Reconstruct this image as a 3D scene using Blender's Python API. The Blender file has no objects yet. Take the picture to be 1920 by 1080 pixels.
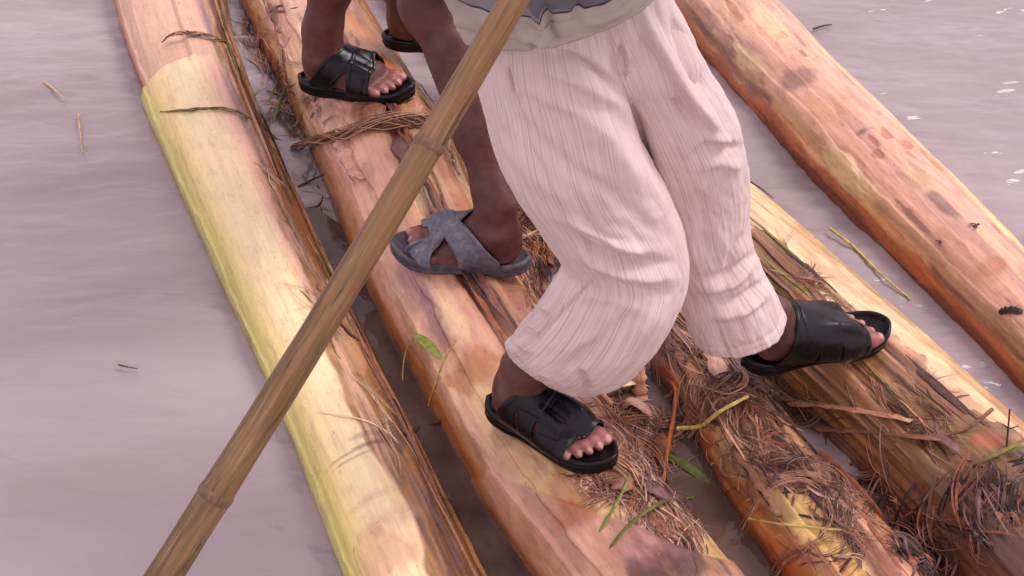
import bpy, math, random
import numpy as np
from mathutils import Vector, Matrix

# ------------------------------------------------------------------ camera, sky, sun, exposure
SC = bpy.context.scene
COL = SC.collection
CAM_H, PITCH, F = 1.8, math.radians(45), 2440.0      # metres above the deck, tilt, focal length in photo pixels
cam_d = bpy.data.cameras.new('camera')
cam_d.sensor_width = 36.0
cam_d.lens = 36.0 * F / 1920
cam_d.clip_start, cam_d.clip_end = 0.05, 2000
cam = bpy.data.objects.new('camera', cam_d)
cam.location = (0, 0, CAM_H)
cam.rotation_euler = (math.radians(90) - PITCH, 0, 0)
COL.objects.link(cam)
SC.camera = cam

SUN_EL, SUN_ROT = math.radians(54), math.radians(74)
world = bpy.data.worlds.new('World')
SC.world = world
world.use_nodes = True
wn, wl = world.node_tree.nodes, world.node_tree.links
bg = wn['Background']
sky = wn.new('ShaderNodeTexSky')
sky.sky_type = 'NISHITA'
sky.sun_disc = False
sky.sun_elevation, sky.sun_rotation = SUN_EL, SUN_ROT
sky.air_density, sky.dust_density = 1.0, 4.0
tc = wn.new('ShaderNodeTexCoord')
cn = wn.new('ShaderNodeTexNoise')
cn.inputs['Scale'].default_value = 2.2
cn.inputs['Detail'].default_value = 5
wl.new(tc.outputs['Generated'], cn.inputs['Vector'])
cr = wn.new('ShaderNodeValToRGB')                    # overcast cloud layer, lavender grey
cr.color_ramp.elements[0].position, cr.color_ramp.elements[1].position = 0.3, 0.72
cr.color_ramp.elements[0].color = (0.56, 0.465, 0.54, 1)
cr.color_ramp.elements[1].color = (1.15, 0.965, 1.10, 1)
wl.new(cn.outputs['Fac'], cr.inputs['Fac'])
cm = wn.new('ShaderNodeVectorMath'); cm.operation = 'SCALE'
cm.inputs['Scale'].default_value = 7.6
wl.new(cr.outputs['Color'], cm.inputs[0])
mx = wn.new('ShaderNodeMix'); mx.data_type = 'RGBA'
mx.inputs[0].default_value = 0.92
wl.new(sky.outputs['Color'], mx.inputs[6]); wl.new(cm.outputs[0], mx.inputs[7])
wl.new(mx.outputs[2], bg.inputs['Color'])
bg.inputs['Strength'].default_value = 0.142

sd = bpy.data.lights.new('sun', 'SUN')
sd.energy, sd.angle, sd.color = 1.6, math.radians(22), (1.0, 0.925, 0.95)
sun = bpy.data.objects.new('sun', sd)
sdir = Vector((math.sin(SUN_ROT) * math.cos(SUN_EL), math.cos(SUN_ROT) * math.cos(SUN_EL), math.sin(SUN_EL)))
sun.rotation_euler = sdir.to_track_quat('Z', 'Y').to_euler()
sun.location = (0, 0, 6)
COL.objects.link(sun)
vs = SC.view_settings
vs.view_transform, vs.look, vs.gamma, vs.exposure = 'Standard', 'None', 1.0, 0.36
vs.use_curve_mapping = False

# ------------------------------------------------------------------ helpers
RNG = np.random.default_rng(7)
random.seed(7)
SP, CP = math.sin(PITCH), math.cos(PITCH)

def ray(px, py):
    u, v = (px - 960) / F, (py - 540) / F
    return np.array([u, CP - v * SP, -SP - v * CP])
def P(px, py, z=0.0):                                 # point of the place at height z
    d = ray(px, py)
    return np.array([0, 0, CAM_H]) + d * ((z - CAM_H) / d[2])
def PD(px, py, depth):                                # point at a distance along the view axis
    return np.array([0, 0, CAM_H]) + ray(px, py) * depth
def depth_of(p):
    return float(p[1] * CP + (CAM_H - p[2]) * SP)

def _hash(ix, iy, iz, seed):
    h = (ix * 374761393 + iy * 668265263 + iz * 2147483647 + seed * 974634777) & 0xFFFFFFFF
    h = ((h ^ (h >> 13)) * 1274126177) & 0xFFFFFFFF
    h = h ^ (h >> 16)
    return (h & 0xFFFFFF).astype(np.float64) / 0xFFFFFF
def noise(x, y, z=0.0, seed=0):                       # value noise 0..1
    x, y, z = np.broadcast_arrays(np.asarray(x, float), np.asarray(y, float), np.asarray(z, float))
    xi, yi, zi = np.floor(x).astype(np.int64), np.floor(y).astype(np.int64), np.floor(z).astype(np.int64)
    fx, fy, fz = x - xi, y - yi, z - zi
    fx, fy, fz = [f * f * f * (f * (f * 6 - 15) + 10) for f in (fx, fy, fz)]
    r = 0
    for dx in (0, 1):
        for dy in (0, 1):
            for dz in (0, 1):
                w = (fx if dx else 1 - fx) * (fy if dy else 1 - fy) * (fz if dz else 1 - fz)
                r = r + w * _hash(xi + dx, yi + dy, zi + dz, seed)
    return r
def fbm(x, y, z=0.0, seed=0, octv=4):
    a, t, s = 1.0, 0.0, 0.0
    x, y, z = np.asarray(x, float), np.asarray(y, float), np.asarray(z, float)
    for o in range(octv):
        s = s + a * noise(x, y, z, seed + o * 17); t += a
        a *= 0.5; x, y, z = x * 2.03, y * 2.03, z * 2.03
    return s / t
def sstep(a, b, x):
    t = np.clip((np.asarray(x, float) - a) / (b - a), 0, 1)
    return t * t * (3 - 2 * t)
def srgb(r, g, b):
    c = np.array([r, g, b], float) / 255
    return np.where(c <= 0.04045, c / 12.92, ((c + 0.055) / 1.055) ** 2.4)
def interp(xs, pts, x):                               # smooth (Catmull-Rom) interpolation of rows of pts
    xs, pts = np.asarray(xs, float), np.asarray(pts, float)
    if pts.ndim == 1: pts = pts[:, None]
    m = np.zeros_like(pts)
    m[1:-1] = (pts[2:] - pts[:-2]) / (xs[2:] - xs[:-2])[:, None]
    m[0] = (pts[1] - pts[0]) / (xs[1] - xs[0]); m[-1] = (pts[-1] - pts[-2]) / (xs[-1] - xs[-2])
    x = np.atleast_1d(np.asarray(x, float))
    i = np.clip(np.searchsorted(xs, x, side='right') - 1, 0, len(xs) - 2)
    h = (xs[i + 1] - xs[i])[:, None]
    t = np.clip((x - xs[i])[:, None] / h, -0.5, 1.5)
    r = (2*t**3 - 3*t**2 + 1) * pts[i] + (t**3 - 2*t**2 + t) * h * m[i] + (-2*t**3 + 3*t**2) * pts[i+1] + (t**3 - t**2) * h * m[i+1]
    return r
def smooth_path(pts, n):
    pts = np.asarray(pts, float)
    d = np.r_[0, np.cumsum(np.linalg.norm(np.diff(pts, axis=0), axis=1) + 1e-9)]
    return interp(d, pts, np.linspace(0, d[-1], n))

def mesh_obj(name, verts, faces, mat=None, parent=None, col=None, uv=None, smooth=True, **props):
    me = bpy.data.meshes.new(name)
    verts = np.asarray(verts, np.float32)
    if isinstance(faces, np.ndarray):
        n, k = faces.shape
        me.vertices.add(len(verts)); me.vertices.foreach_set('co', verts.ravel())
        me.loops.add(n * k); me.loops.foreach_set('vertex_index', faces.astype(np.int32).ravel())
        me.polygons.add(n)
        me.polygons.foreach_set('loop_start', np.arange(0, n * k, k, dtype=np.int32))
        me.polygons.foreach_set('loop_total', np.full(n, k, dtype=np.int32))
    else:
        me.from_pydata(verts.tolist(), [], [list(map(int, f)) for f in faces])
    me.update(calc_edges=True)
    me.validate()
    if col is not None:
        a = me.attributes.new('Col', 'FLOAT_COLOR', 'POINT')
        c = np.ones((len(verts), 4), np.float32); c[:, :col.shape[1]] = col
        a.data.foreach_set('color', c.ravel())
    if uv is not None:
        l = me.uv_layers.new(name='UVMap')
        vi = np.empty(len(me.loops), np.int32); me.loops.foreach_get('vertex_index', vi)
        l.data.foreach_set('uv', np.asarray(uv, np.float32)[vi].ravel())
    if smooth:
        me.polygons.foreach_set('use_smooth', np.ones(len(me.polygons), bool))
    if mat: me.materials.append(mat)
    o = bpy.data.objects.new(name, me)
    COL.objects.link(o)
    if parent: o.parent = parent
    for k_, v_ in props.items(): o[k_] = v_
    return o
def tag(o, label, cat, group=None, kind=None):
    o['label'] = label; o['category'] = cat
    if group: o['group'] = group
    if kind: o['kind'] = kind
    return o
def empty(name, loc=(0, 0, 0)):
    o = bpy.data.objects.new(name, None); o.location = loc; COL.objects.link(o); return o
def own(o, parent):                                   # parent a mesh built in world coordinates to an Empty
    o.parent = parent
    o.matrix_parent_inverse = Matrix.Translation(-Vector(parent.location))
    return o
def grid_faces(nr, nc, wrap=False, off=0):
    r = np.arange(nr - 1)[:, None]; c = np.arange(nc if wrap else nc - 1)[None, :]
    c2 = (c + 1) % nc
    f = np.stack([r * nc + c, r * nc + c2, (r + 1) * nc + c2, (r + 1) * nc + c], -1)
    return f.reshape(-1, 4) + off

def nodes_of(name, rough=0.5, spec=0.5):
    m = bpy.data.materials.new(name); m.use_nodes = True
    n, l = m.node_tree.nodes, m.node_tree.links
    b = n['Principled BSDF']
    b.inputs['Roughness'].default_value = rough
    b.inputs['Specular IOR Level'].default_value = spec
    return m, n, l, b
def mapped(n, l, src, scale):
    mp = n.new('ShaderNodeMapping'); mp.inputs['Scale'].default_value = scale
    l.new(src, mp.inputs['Vector']); return mp.outputs['Vector']
def tex(n, l, vec, scale=1.0, detail=4, rough=0.55, dist=0.0):
    t = n.new('ShaderNodeTexNoise')
    t.inputs['Scale'].default_value = scale; t.inputs['Detail'].default_value = detail
    t.inputs['Roughness'].default_value = rough; t.inputs['Distortion'].default_value = dist
    l.new(vec, t.inputs['Vector']); return t.outputs['Fac']
def ramp(n, l, fac, stops):
    r = n.new('ShaderNodeValToRGB'); e = r.color_ramp.elements
    while len(e) < len(stops): e.new(0.5)
    for i, (p, c) in enumerate(stops):
        e[i].position = p; e[i].color = (*c, 1) if hasattr(c, '__len__') else (c, c, c, 1)
    l.new(fac, r.inputs['Fac']); return r.outputs['Color']
def mixc(n, l, a, b, fac, mode='MIX'):
    m = n.new('ShaderNodeMix'); m.data_type = 'RGBA'; m.blend_type = mode
    for sock, v in ((m.inputs[0], fac), (m.inputs[6], a), (m.inputs[7], b)):
        if hasattr(v, 'is_output'): l.new(v, sock)
        elif hasattr(v, '__len__'): sock.default_value = (*v, 1)
        else: sock.default_value = v
    return m.outputs[2]
def bump(n, l, b, h, strength, dist, prev=None):
    bp = n.new('ShaderNodeBump'); bp.inputs['Strength'].default_value = strength; bp.inputs['Distance'].default_value = dist
    l.new(h, bp.inputs['Height'])
    if prev: l.new(prev, bp.inputs['Normal'])
    l.new(bp.outputs['Normal'], b.inputs['Normal']); return bp.outputs['Normal']
def attr(n, name='Col'):
    a = n.new('ShaderNodeAttribute'); a.attribute_name = name; return a.outputs['Color']

# ------------------------------------------------------------------ materials
def mat_trunk():
    m, n, l, b = nodes_of('banana_stem_sheath', 0.3, 0.5)
    b.inputs['Coat Weight'].default_value = 0.3; b.inputs['Coat Roughness'].default_value = 0.2   # wet film
    uvn = n.new('ShaderNodeTexCoord').outputs['UV']
    fib = tex(n, l, mapped(n, l, uvn, (14, 420, 1)), 1, 3, 0.6)
    fib2 = tex(n, l, mapped(n, l, uvn, (5, 70, 1)), 1, 5, 0.6, 0.4)
    mot = tex(n, l, mapped(n, l, uvn, (22, 40, 1)), 1, 6, 0.65, 0.6)
    spk = tex(n, l, mapped(n, l, uvn, (60, 110, 1)), 1, 3, 0.5)
    c = attr(n)
    c = mixc(n, l, c, ramp(n, l, fib, [(0.25, (0.72, 0.62, 0.55)), (0.6, (1.0, 1.0, 1.0)), (0.8, (1.1, 1.08, 1.05))]), 0.34, 'MULTIPLY')
    c = mixc(n, l, c, ramp(n, l, fib2, [(0.3, (0.68, 0.56, 0.5)), (0.52, (1, 1, 1)), (0.8, (1.08, 1.05, 1.0))]), 0.38, 'MULTIPLY')
    c = mixc(n, l, c, ramp(n, l, mot, [(0.3, (0.6, 0.46, 0.42)), (0.47, (1, 1, 1)), (0.75, (1.06, 1.04, 1.02))]), 0.34, 'MULTIPLY')
    c = mixc(n, l, c, ramp(n, l, spk, [(0.66, (1, 1, 1)), (0.74, (0.4, 0.28, 0.25))]), 0.6, 'MULTIPLY')
    l.new(c, b.inputs['Base Color'])
    l.new(ramp(n, l, mot, [(0.35, 0.16), (0.65, 0.46)]), b.inputs['Roughness'])
    p = bump(n, l, b, fib, 0.35, 0.002)
    bump(n, l, b, mot, 0.35, 0.005, p)
    return m
def mat_fibre(name='dry_fibre', rough=0.42):
    m, n, l, b = nodes_of(name, rough, 0.35)
    o = n.new('ShaderNodeTexCoord').outputs['Object']
    t = tex(n, l, o, 90, 4)
    t2 = tex(n, l, mapped(n, l, n.new('ShaderNodeTexCoord').outputs['UV'], (20, 500, 1)), 1, 3)
    c = mixc(n, l, attr(n), ramp(n, l, t, [(0.3, (0.6, 0.55, 0.5)), (0.6, (1.05, 1.05, 1.05))]), 0.7, 'MULTIPLY')
    c = mixc(n, l, c, ramp(n, l, t2, [(0.3, (0.6, 0.5, 0.45)), (0.6, (1.08, 1.08, 1.08))]), 0.6, 'MULTIPLY')
    l.new(c, b.inputs['Base Color'])
    bump(n, l, b, t2, 0.5, 0.002)
    return m
def mat_water():
    m, n, l, b = nodes_of('muddy_river_water', 0.09, 0.5)
    b.inputs['IOR'].default_value = 1.333
    g = n.new('ShaderNodeTexCoord').outputs['Object']
    big = tex(n, l, mapped(n, l, g, (0.5, 1.6, 1)), 1.6, 4, 0.5, 0.8)
    c = ramp(n, l, big, [(0.3, tuple(srgb(148, 136, 135))), (0.7, tuple(srgb(168, 154, 154)))])
    l.new(c, b.inputs['Base Color'])
    w1 = tex(n, l, mapped(n, l, g, (5, 16, 1)), 1, 3, 0.5, 0.6)
    w2 = tex(n, l, mapped(n, l, g, (22, 48, 1)), 1, 2, 0.5, 0.3)
    p = bump(n, l, b, w1, 0.6, 0.016)
    bump(n, l, b, w2, 0.12, 0.004, p)
    return m
def mat_skin():
    m, n, l, b = nodes_of('brown_skin', 0.48, 0.4)
    o = n.new('ShaderNodeTexCoord').outputs['Object']
    t = tex(n, l, o, 38, 5); t2 = tex(n, l, o, 420, 3)
    c = mixc(n, l, attr(n), ramp(n, l, t, [(0.3, (0.66, 0.60, 0.58)), (0.65, (1.16, 1.14, 1.12))]), 0.9, 'MULTIPLY')
    l.new(c, b.inputs['Base Color'])
    b.inputs['Subsurface Weight'].default_value = 0.06
    b.inputs['Subsurface Radius'].default_value = (0.01, 0.004, 0.003)
    p = bump(n, l, b, t2, 0.3, 0.001)
    bump(n, l, b, t, 0.4, 0.005, p)
    return m
def mat_rubber(name, col, rough, dust=None, amount=0.0):
    m, n, l, b = nodes_of(name, rough, 0.5)
    o = n.new('ShaderNodeTexCoord').outputs['Object']
    t = tex(n, l, o, 60, 6, 0.65); t2 = tex(n, l, o, 700, 2)
    c = mixc(n, l, col, dust or col, ramp(n, l, t, [(0.45, 0.0), (0.75, amount)]))
    l.new(c, b.inputs['Base Color'])
    l.new(ramp(n, l, t, [(0.3, max(rough - 0.1, 0.1)), (0.7, rough + 0.15)]), b.inputs['Roughness'])
    bump(n, l, b, t2, 0.12, 0.0008)
    return m
def mat_trousers():
    m, n, l, b = nodes_of('striped_cotton', 0.85, 0.2)
    uvn = n.new('ShaderNodeTexCoord').outputs['UV']
    st = tex(n, l, mapped(n, l, uvn, (400, 0.5, 1)), 1, 2, 0.5)
    st2 = tex(n, l, mapped(n, l, uvn, (850, 7, 1)), 1, 2, 0.6)
    st3 = tex(n, l, mapped(n, l, uvn, (900, 90, 1)), 1, 2, 0.6)
    wv = tex(n, l, mapped(n, l, uvn, (900, 900, 1)), 1, 2)
    stain = tex(n, l, mapped(n, l, uvn, (9, 6, 1)), 1, 5, 0.6)
    c = mixc(n, l, tuple(srgb(221, 203, 195)), tuple(srgb(158, 130, 124)), ramp(n, l, st, [(0.54, 0.0), (0.68, 0.5)]))
    c = mixc(n, l, c, tuple(srgb(140, 112, 108)), ramp(n, l, st2, [(0.56, 0.0), (0.68, 0.5)]))
    c = mixc(n, l, c, tuple(srgb(226, 214, 212)), ramp(n, l, st3, [(0.56, 0.0), (0.72, 0.45)]))
    c = mixc(n, l, c, ramp(n, l, stain, [(0.3, (0.86, 0.82, 0.78)), (0.6, (1, 1, 1))]), 0.7, 'MULTIPLY')
    c = mixc(n, l, c, attr(n), 1.0, 'MULTIPLY')
    l.new(c, b.inputs['Base Color'])
    b.inputs['Sheen Weight'].default_value = 0.142
    p = bump(n, l, b, wv, 0.25, 0.0006)
    bump(n, l, b, st2, 0.2, 0.0008, p)
    return m
def mat_cloth(name):
    m, n, l, b = nodes_of(name, 0.88, 0.2)
    o = n.new('ShaderNodeTexCoord').outputs['Object']
    t = tex(n, l, o, 14, 5); t2 = tex(n, l, o, 1200, 2)
    c = mixc(n, l, attr(n), ramp(n, l, t, [(0.3, (0.85, 0.83, 0.82)), (0.65, (1.05, 1.05, 1.05))]), 0.8, 'MULTIPLY')
    l.new(c, b.inputs['Base Color'])
    bump(n, l, b, t2, 0.25, 0.0006)
    return m
def mat_bamboo():
    m, n, l, b = nodes_of('weathered_bamboo', 0.45, 0.45)
    uvn = n.new('ShaderNodeTexCoord').outputs['UV']
    a = tex(n, l, mapped(n, l, uvn, (6, 90, 1)), 1, 5, 0.65, 0.5)
    s = tex(n, l, mapped(n, l, uvn, (16, 420, 1)), 1, 4, 0.65)
    k = tex(n, l, mapped(n, l, uvn, (9, 110, 1)), 1, 3, 0.5, 1.0)
    c = attr(n)
    c = mixc(n, l, c, tuple(srgb(84, 78, 36)), ramp(n, l, a, [(0.42, 0.0), (0.62, 0.6)]))
    c = mixc(n, l, c, tuple(srgb(184, 150, 112)), ramp(n, l, s, [(0.54, 0.0), (0.7, 0.5)]))
    c = mixc(n, l, c, tuple(srgb(66, 40, 40)), ramp(n, l, k, [(0.60, 0.0), (0.70, 0.8)]))
    c = mixc(n, l, c, ramp(n, l, a, [(0.3, (0.72, 0.66, 0.62)), (0.6, (1, 1, 1))]), 0.8, 'MULTIPLY')
    l.new(c, b.inputs['Base Color'])
    bump(n, l, b, s, 0.4, 0.002)
    return m
M_TRUNK, M_FIBRE, M_WATER, M_SKIN = mat_trunk(), mat_fibre(), mat_water(), mat_skin()
M_BLACK = mat_rubber('black_rubber', (0.004, 0.004, 0.005), 0.30, (0.02, 0.017, 0.017), 0.15)
M_BLACK.node_tree.nodes['Principled BSDF'].inputs['Specular IOR Level'].default_value = 0.3
M_BLUE = mat_rubber('blue_grey_rubber', tuple(srgb(88, 90, 102)), 0.55, tuple(srgb(150, 140, 140)), 0.8)
M_BLUEDARK = mat_rubber('muddy_grey_rubber', tuple(srgb(70, 66, 76)), 0.5, tuple(srgb(125, 108, 106)), 0.8)
M_TROUSER, M_CLOTH, M_BAMBOO = mat_trousers(), mat_cloth('grey_shirt_cotton'), mat_bamboo()
M_LEAF = mat_fibre('green_blade', 0.5)

# ------------------------------------------------------------------ water
WATER_Z = -0.125
def build_water():
    fx = np.r_[-400, -120, -40, -15, -6, -3, np.linspace(-1.9, 1.9, 480), 3, 6, 15, 40, 120, 400]
    fy = np.r_[-60, -20, -6, -2, -0.5, 0.3, np.linspace(0.7, 3.6, 520), 5, 9, 20, 60, 200, 800]
    X, Y = np.meshgrid(fx, fy)
    fade = sstep(3.2, 1.6, np.abs(X)) * sstep(5, 3.3, Y)
    h = (fbm(X * 1.6 + 3, Y * 5.5, 0, 11, 3) - 0.5) * 0.026 + (fbm(X * 5 + Y * 2, Y * 17 - X * 3, 0, 21, 3) - 0.5) * 0.017 + (fbm(X * 14, Y * 44, 0, 25, 2) - 0.5) * 0.004 * sstep(.42, .62, fbm(X * 1.5, Y * 3, 0, 27, 2))
    # choppy water squeezed between the last two stems, and rings by the long pale stem
    chop = np.exp(-(((X - 0.42) / 0.22) ** 2 + ((Y - 1.98) / 0.28) ** 2)) + 0.7 * np.exp(-(((X + 0.22) / 0.2) ** 2 + ((Y - 1.25) / 0.12) ** 2))
    h += chop * (fbm(X * 16, Y * 26, 0, 31, 3) - 0.5) * 0.036
    Z = WATER_Z + h * fade
    mesh_obj('water', np.stack([X, Y, Z], -1).reshape(-1, 3), grid_faces(len(fy), len(fx)), M_WATER, kind='structure',
             label='mauve-brown muddy river water with soft ripples around the raft')
build_water()
def build_gap_shade():                                     # sheet over the gap water; shade and dark reflection put into its brown
    m, n, l, b = nodes_of('gap_shade_brown', 0.05, 0.5)
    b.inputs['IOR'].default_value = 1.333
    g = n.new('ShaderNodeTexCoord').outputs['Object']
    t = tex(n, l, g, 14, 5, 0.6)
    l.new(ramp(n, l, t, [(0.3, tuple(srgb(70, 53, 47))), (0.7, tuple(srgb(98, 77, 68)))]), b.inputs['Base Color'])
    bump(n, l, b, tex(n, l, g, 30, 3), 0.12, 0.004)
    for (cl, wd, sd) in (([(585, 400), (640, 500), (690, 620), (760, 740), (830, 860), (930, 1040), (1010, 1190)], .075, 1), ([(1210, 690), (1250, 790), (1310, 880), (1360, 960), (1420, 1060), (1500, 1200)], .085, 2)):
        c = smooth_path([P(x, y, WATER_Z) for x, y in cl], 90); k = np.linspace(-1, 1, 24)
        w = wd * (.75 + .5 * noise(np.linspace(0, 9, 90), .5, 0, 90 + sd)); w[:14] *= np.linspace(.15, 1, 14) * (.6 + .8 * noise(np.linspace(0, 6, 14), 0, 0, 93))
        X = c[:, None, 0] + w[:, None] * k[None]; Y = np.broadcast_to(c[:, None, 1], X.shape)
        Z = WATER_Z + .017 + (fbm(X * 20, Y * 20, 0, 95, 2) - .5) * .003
        mesh_obj('shaded_gap_water', np.stack([X, Y, Z], -1).reshape(-1, 3), grid_faces(90, 24), m, kind='structure', label='still gap water between two banana stems, its dark shade in the colour')
build_gap_shade()
# ------------------------------------------------------------------ banana stems of the raft
TRUNKS = []                                           # dicts used to rest things on the raft
C_CREAM, C_YEL, C_GRN = srgb(238, 218, 166), srgb(232, 206, 128), srgb(206, 198, 104)
C_PINK, C_TAN, C_OR = srgb(218, 172, 146), srgb(206, 160, 118), srgb(196, 128, 66)
C_BRN, C_DK, C_OLV, C_PUR = srgb(140, 98, 62), srgb(88, 56, 46), srgb(120, 96, 46), srgb(142, 104, 108)
C_RED = srgb(178, 92, 44)

def silhouette_axis(rows, zc, ext_far=0.6, ext_near=0.5):
    """rows: (image row, left edge, right edge). The stem's axis in metres and its radius at each row."""
    pts, rad = [], []
    for (y, a, b) in rows: pts.append(P((a + b) / 2, y, zc))
    pts = np.array(pts)
    for i, (y, a, b) in enumerate(rows):
        t = pts[min(i + 1, len(pts) - 1)] - pts[max(i - 1, 0)]; t /= np.linalg.norm(t)
        w = P(b, y, zc) - P(a, y, zc)
        perp = w - t * np.dot(w, t)
        # silhouette of a lying cylinder seen from above: the perpendicular offset is enlarged by the view tilt
        view = ray((a + b) / 2, y); side = np.cross(t, [0, 0, 1]); side /= np.linalg.norm(side)
        vperp = view - t * np.dot(view, t); vperp /= np.linalg.norm(vperp)
        rad.append(np.linalg.norm(perp) / 2 * abs(vperp[2]))
    rad = np.array(rad); tgt = np.array(rows, float); a = np.linspace(-np.pi, np.pi, 61)
    for it in range(10):                               # refine until the cylinder's outline above the water meets the rows
        u0, u1 = pts[0] - pts[1], pts[-1] - pts[-2]
        pe = np.vstack([pts[0] + u0 / np.linalg.norm(u0) * .5, pts, pts[-1] + u1 / np.linalg.norm(u1) * .5]); re = np.r_[rad[0], rad, rad[-1]]
        d = np.r_[0, np.cumsum(np.linalg.norm(np.diff(pe, axis=0), axis=1))]
        S = np.linspace(0, d[-1], 700)
        ax = interp(d, pe, S); R = interp(d, re, S)
        T = np.gradient(ax, axis=0); T /= np.linalg.norm(T, axis=1)[:, None]
        sd = np.cross([0, 0, 1.0], T); sd /= np.linalg.norm(sd, axis=1)[:, None]; up = np.cross(T, sd)
        q = ax[:, None] + R[:, None] * (sd[:, None] * np.sin(a)[None, :, None] + up[:, None] * np.cos(a)[None, :, None])
        dep = q[..., 1] * CP + (CAM_H - q[..., 2]) * SP
        qx = 960 + F * q[..., 0] / dep; qy = 540 - F * (q[..., 1] * SP - (CAM_H - q[..., 2]) * CP) / dep
        ok = q[..., 2] > WATER_Z - 0.004
        for i, (y, l_, r_) in enumerate(tgt):
            m = ok & (np.abs(qy - y) < 6) & (np.abs(qx - (l_ + r_) / 2) < 400)
            if m.sum() < 4: continue
            el, er = qx[m].min() - l_, qx[m].max() - r_
            sc = np.linalg.norm(P(961, y, zc) - P(960, y, zc))
            pts[i, 0] -= 0.5 * sc * np.clip((el + er) / 2, -40, 40)
            rad[i] = np.clip(rad[i] - 0.25 * sc * np.clip(er - el, -40, 40), 0.07, 0.19)
        k = np.array([.25, .5, .25]); rad = np.convolve(np.r_[rad[0], rad, rad[-1]], k, 'valid')
        x = pts[:, 0]; yy = pts[:, 1]                  # a stem bends only gently: pull the axis towards a smooth curve
        pts[:, 0] = x * .6 + np.polyval(np.polyfit(yy, x, 3), yy) * .4
    rad = list(rad)
    d0 = pts[0] - pts[1]; d0 /= np.linalg.norm(d0); d1 = pts[-1] - pts[-2]; d1 /= np.linalg.norm(d1)
    if ext_far: pts = np.vstack([pts[0] + d0 * ext_far, pts]); rad = [rad[0]] + rad
    if ext_near: pts = np.vstack([pts, pts[-1] + d1 * ext_near]); rad = rad + [rad[-1]]
    return pts, np.array(rad)

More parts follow.
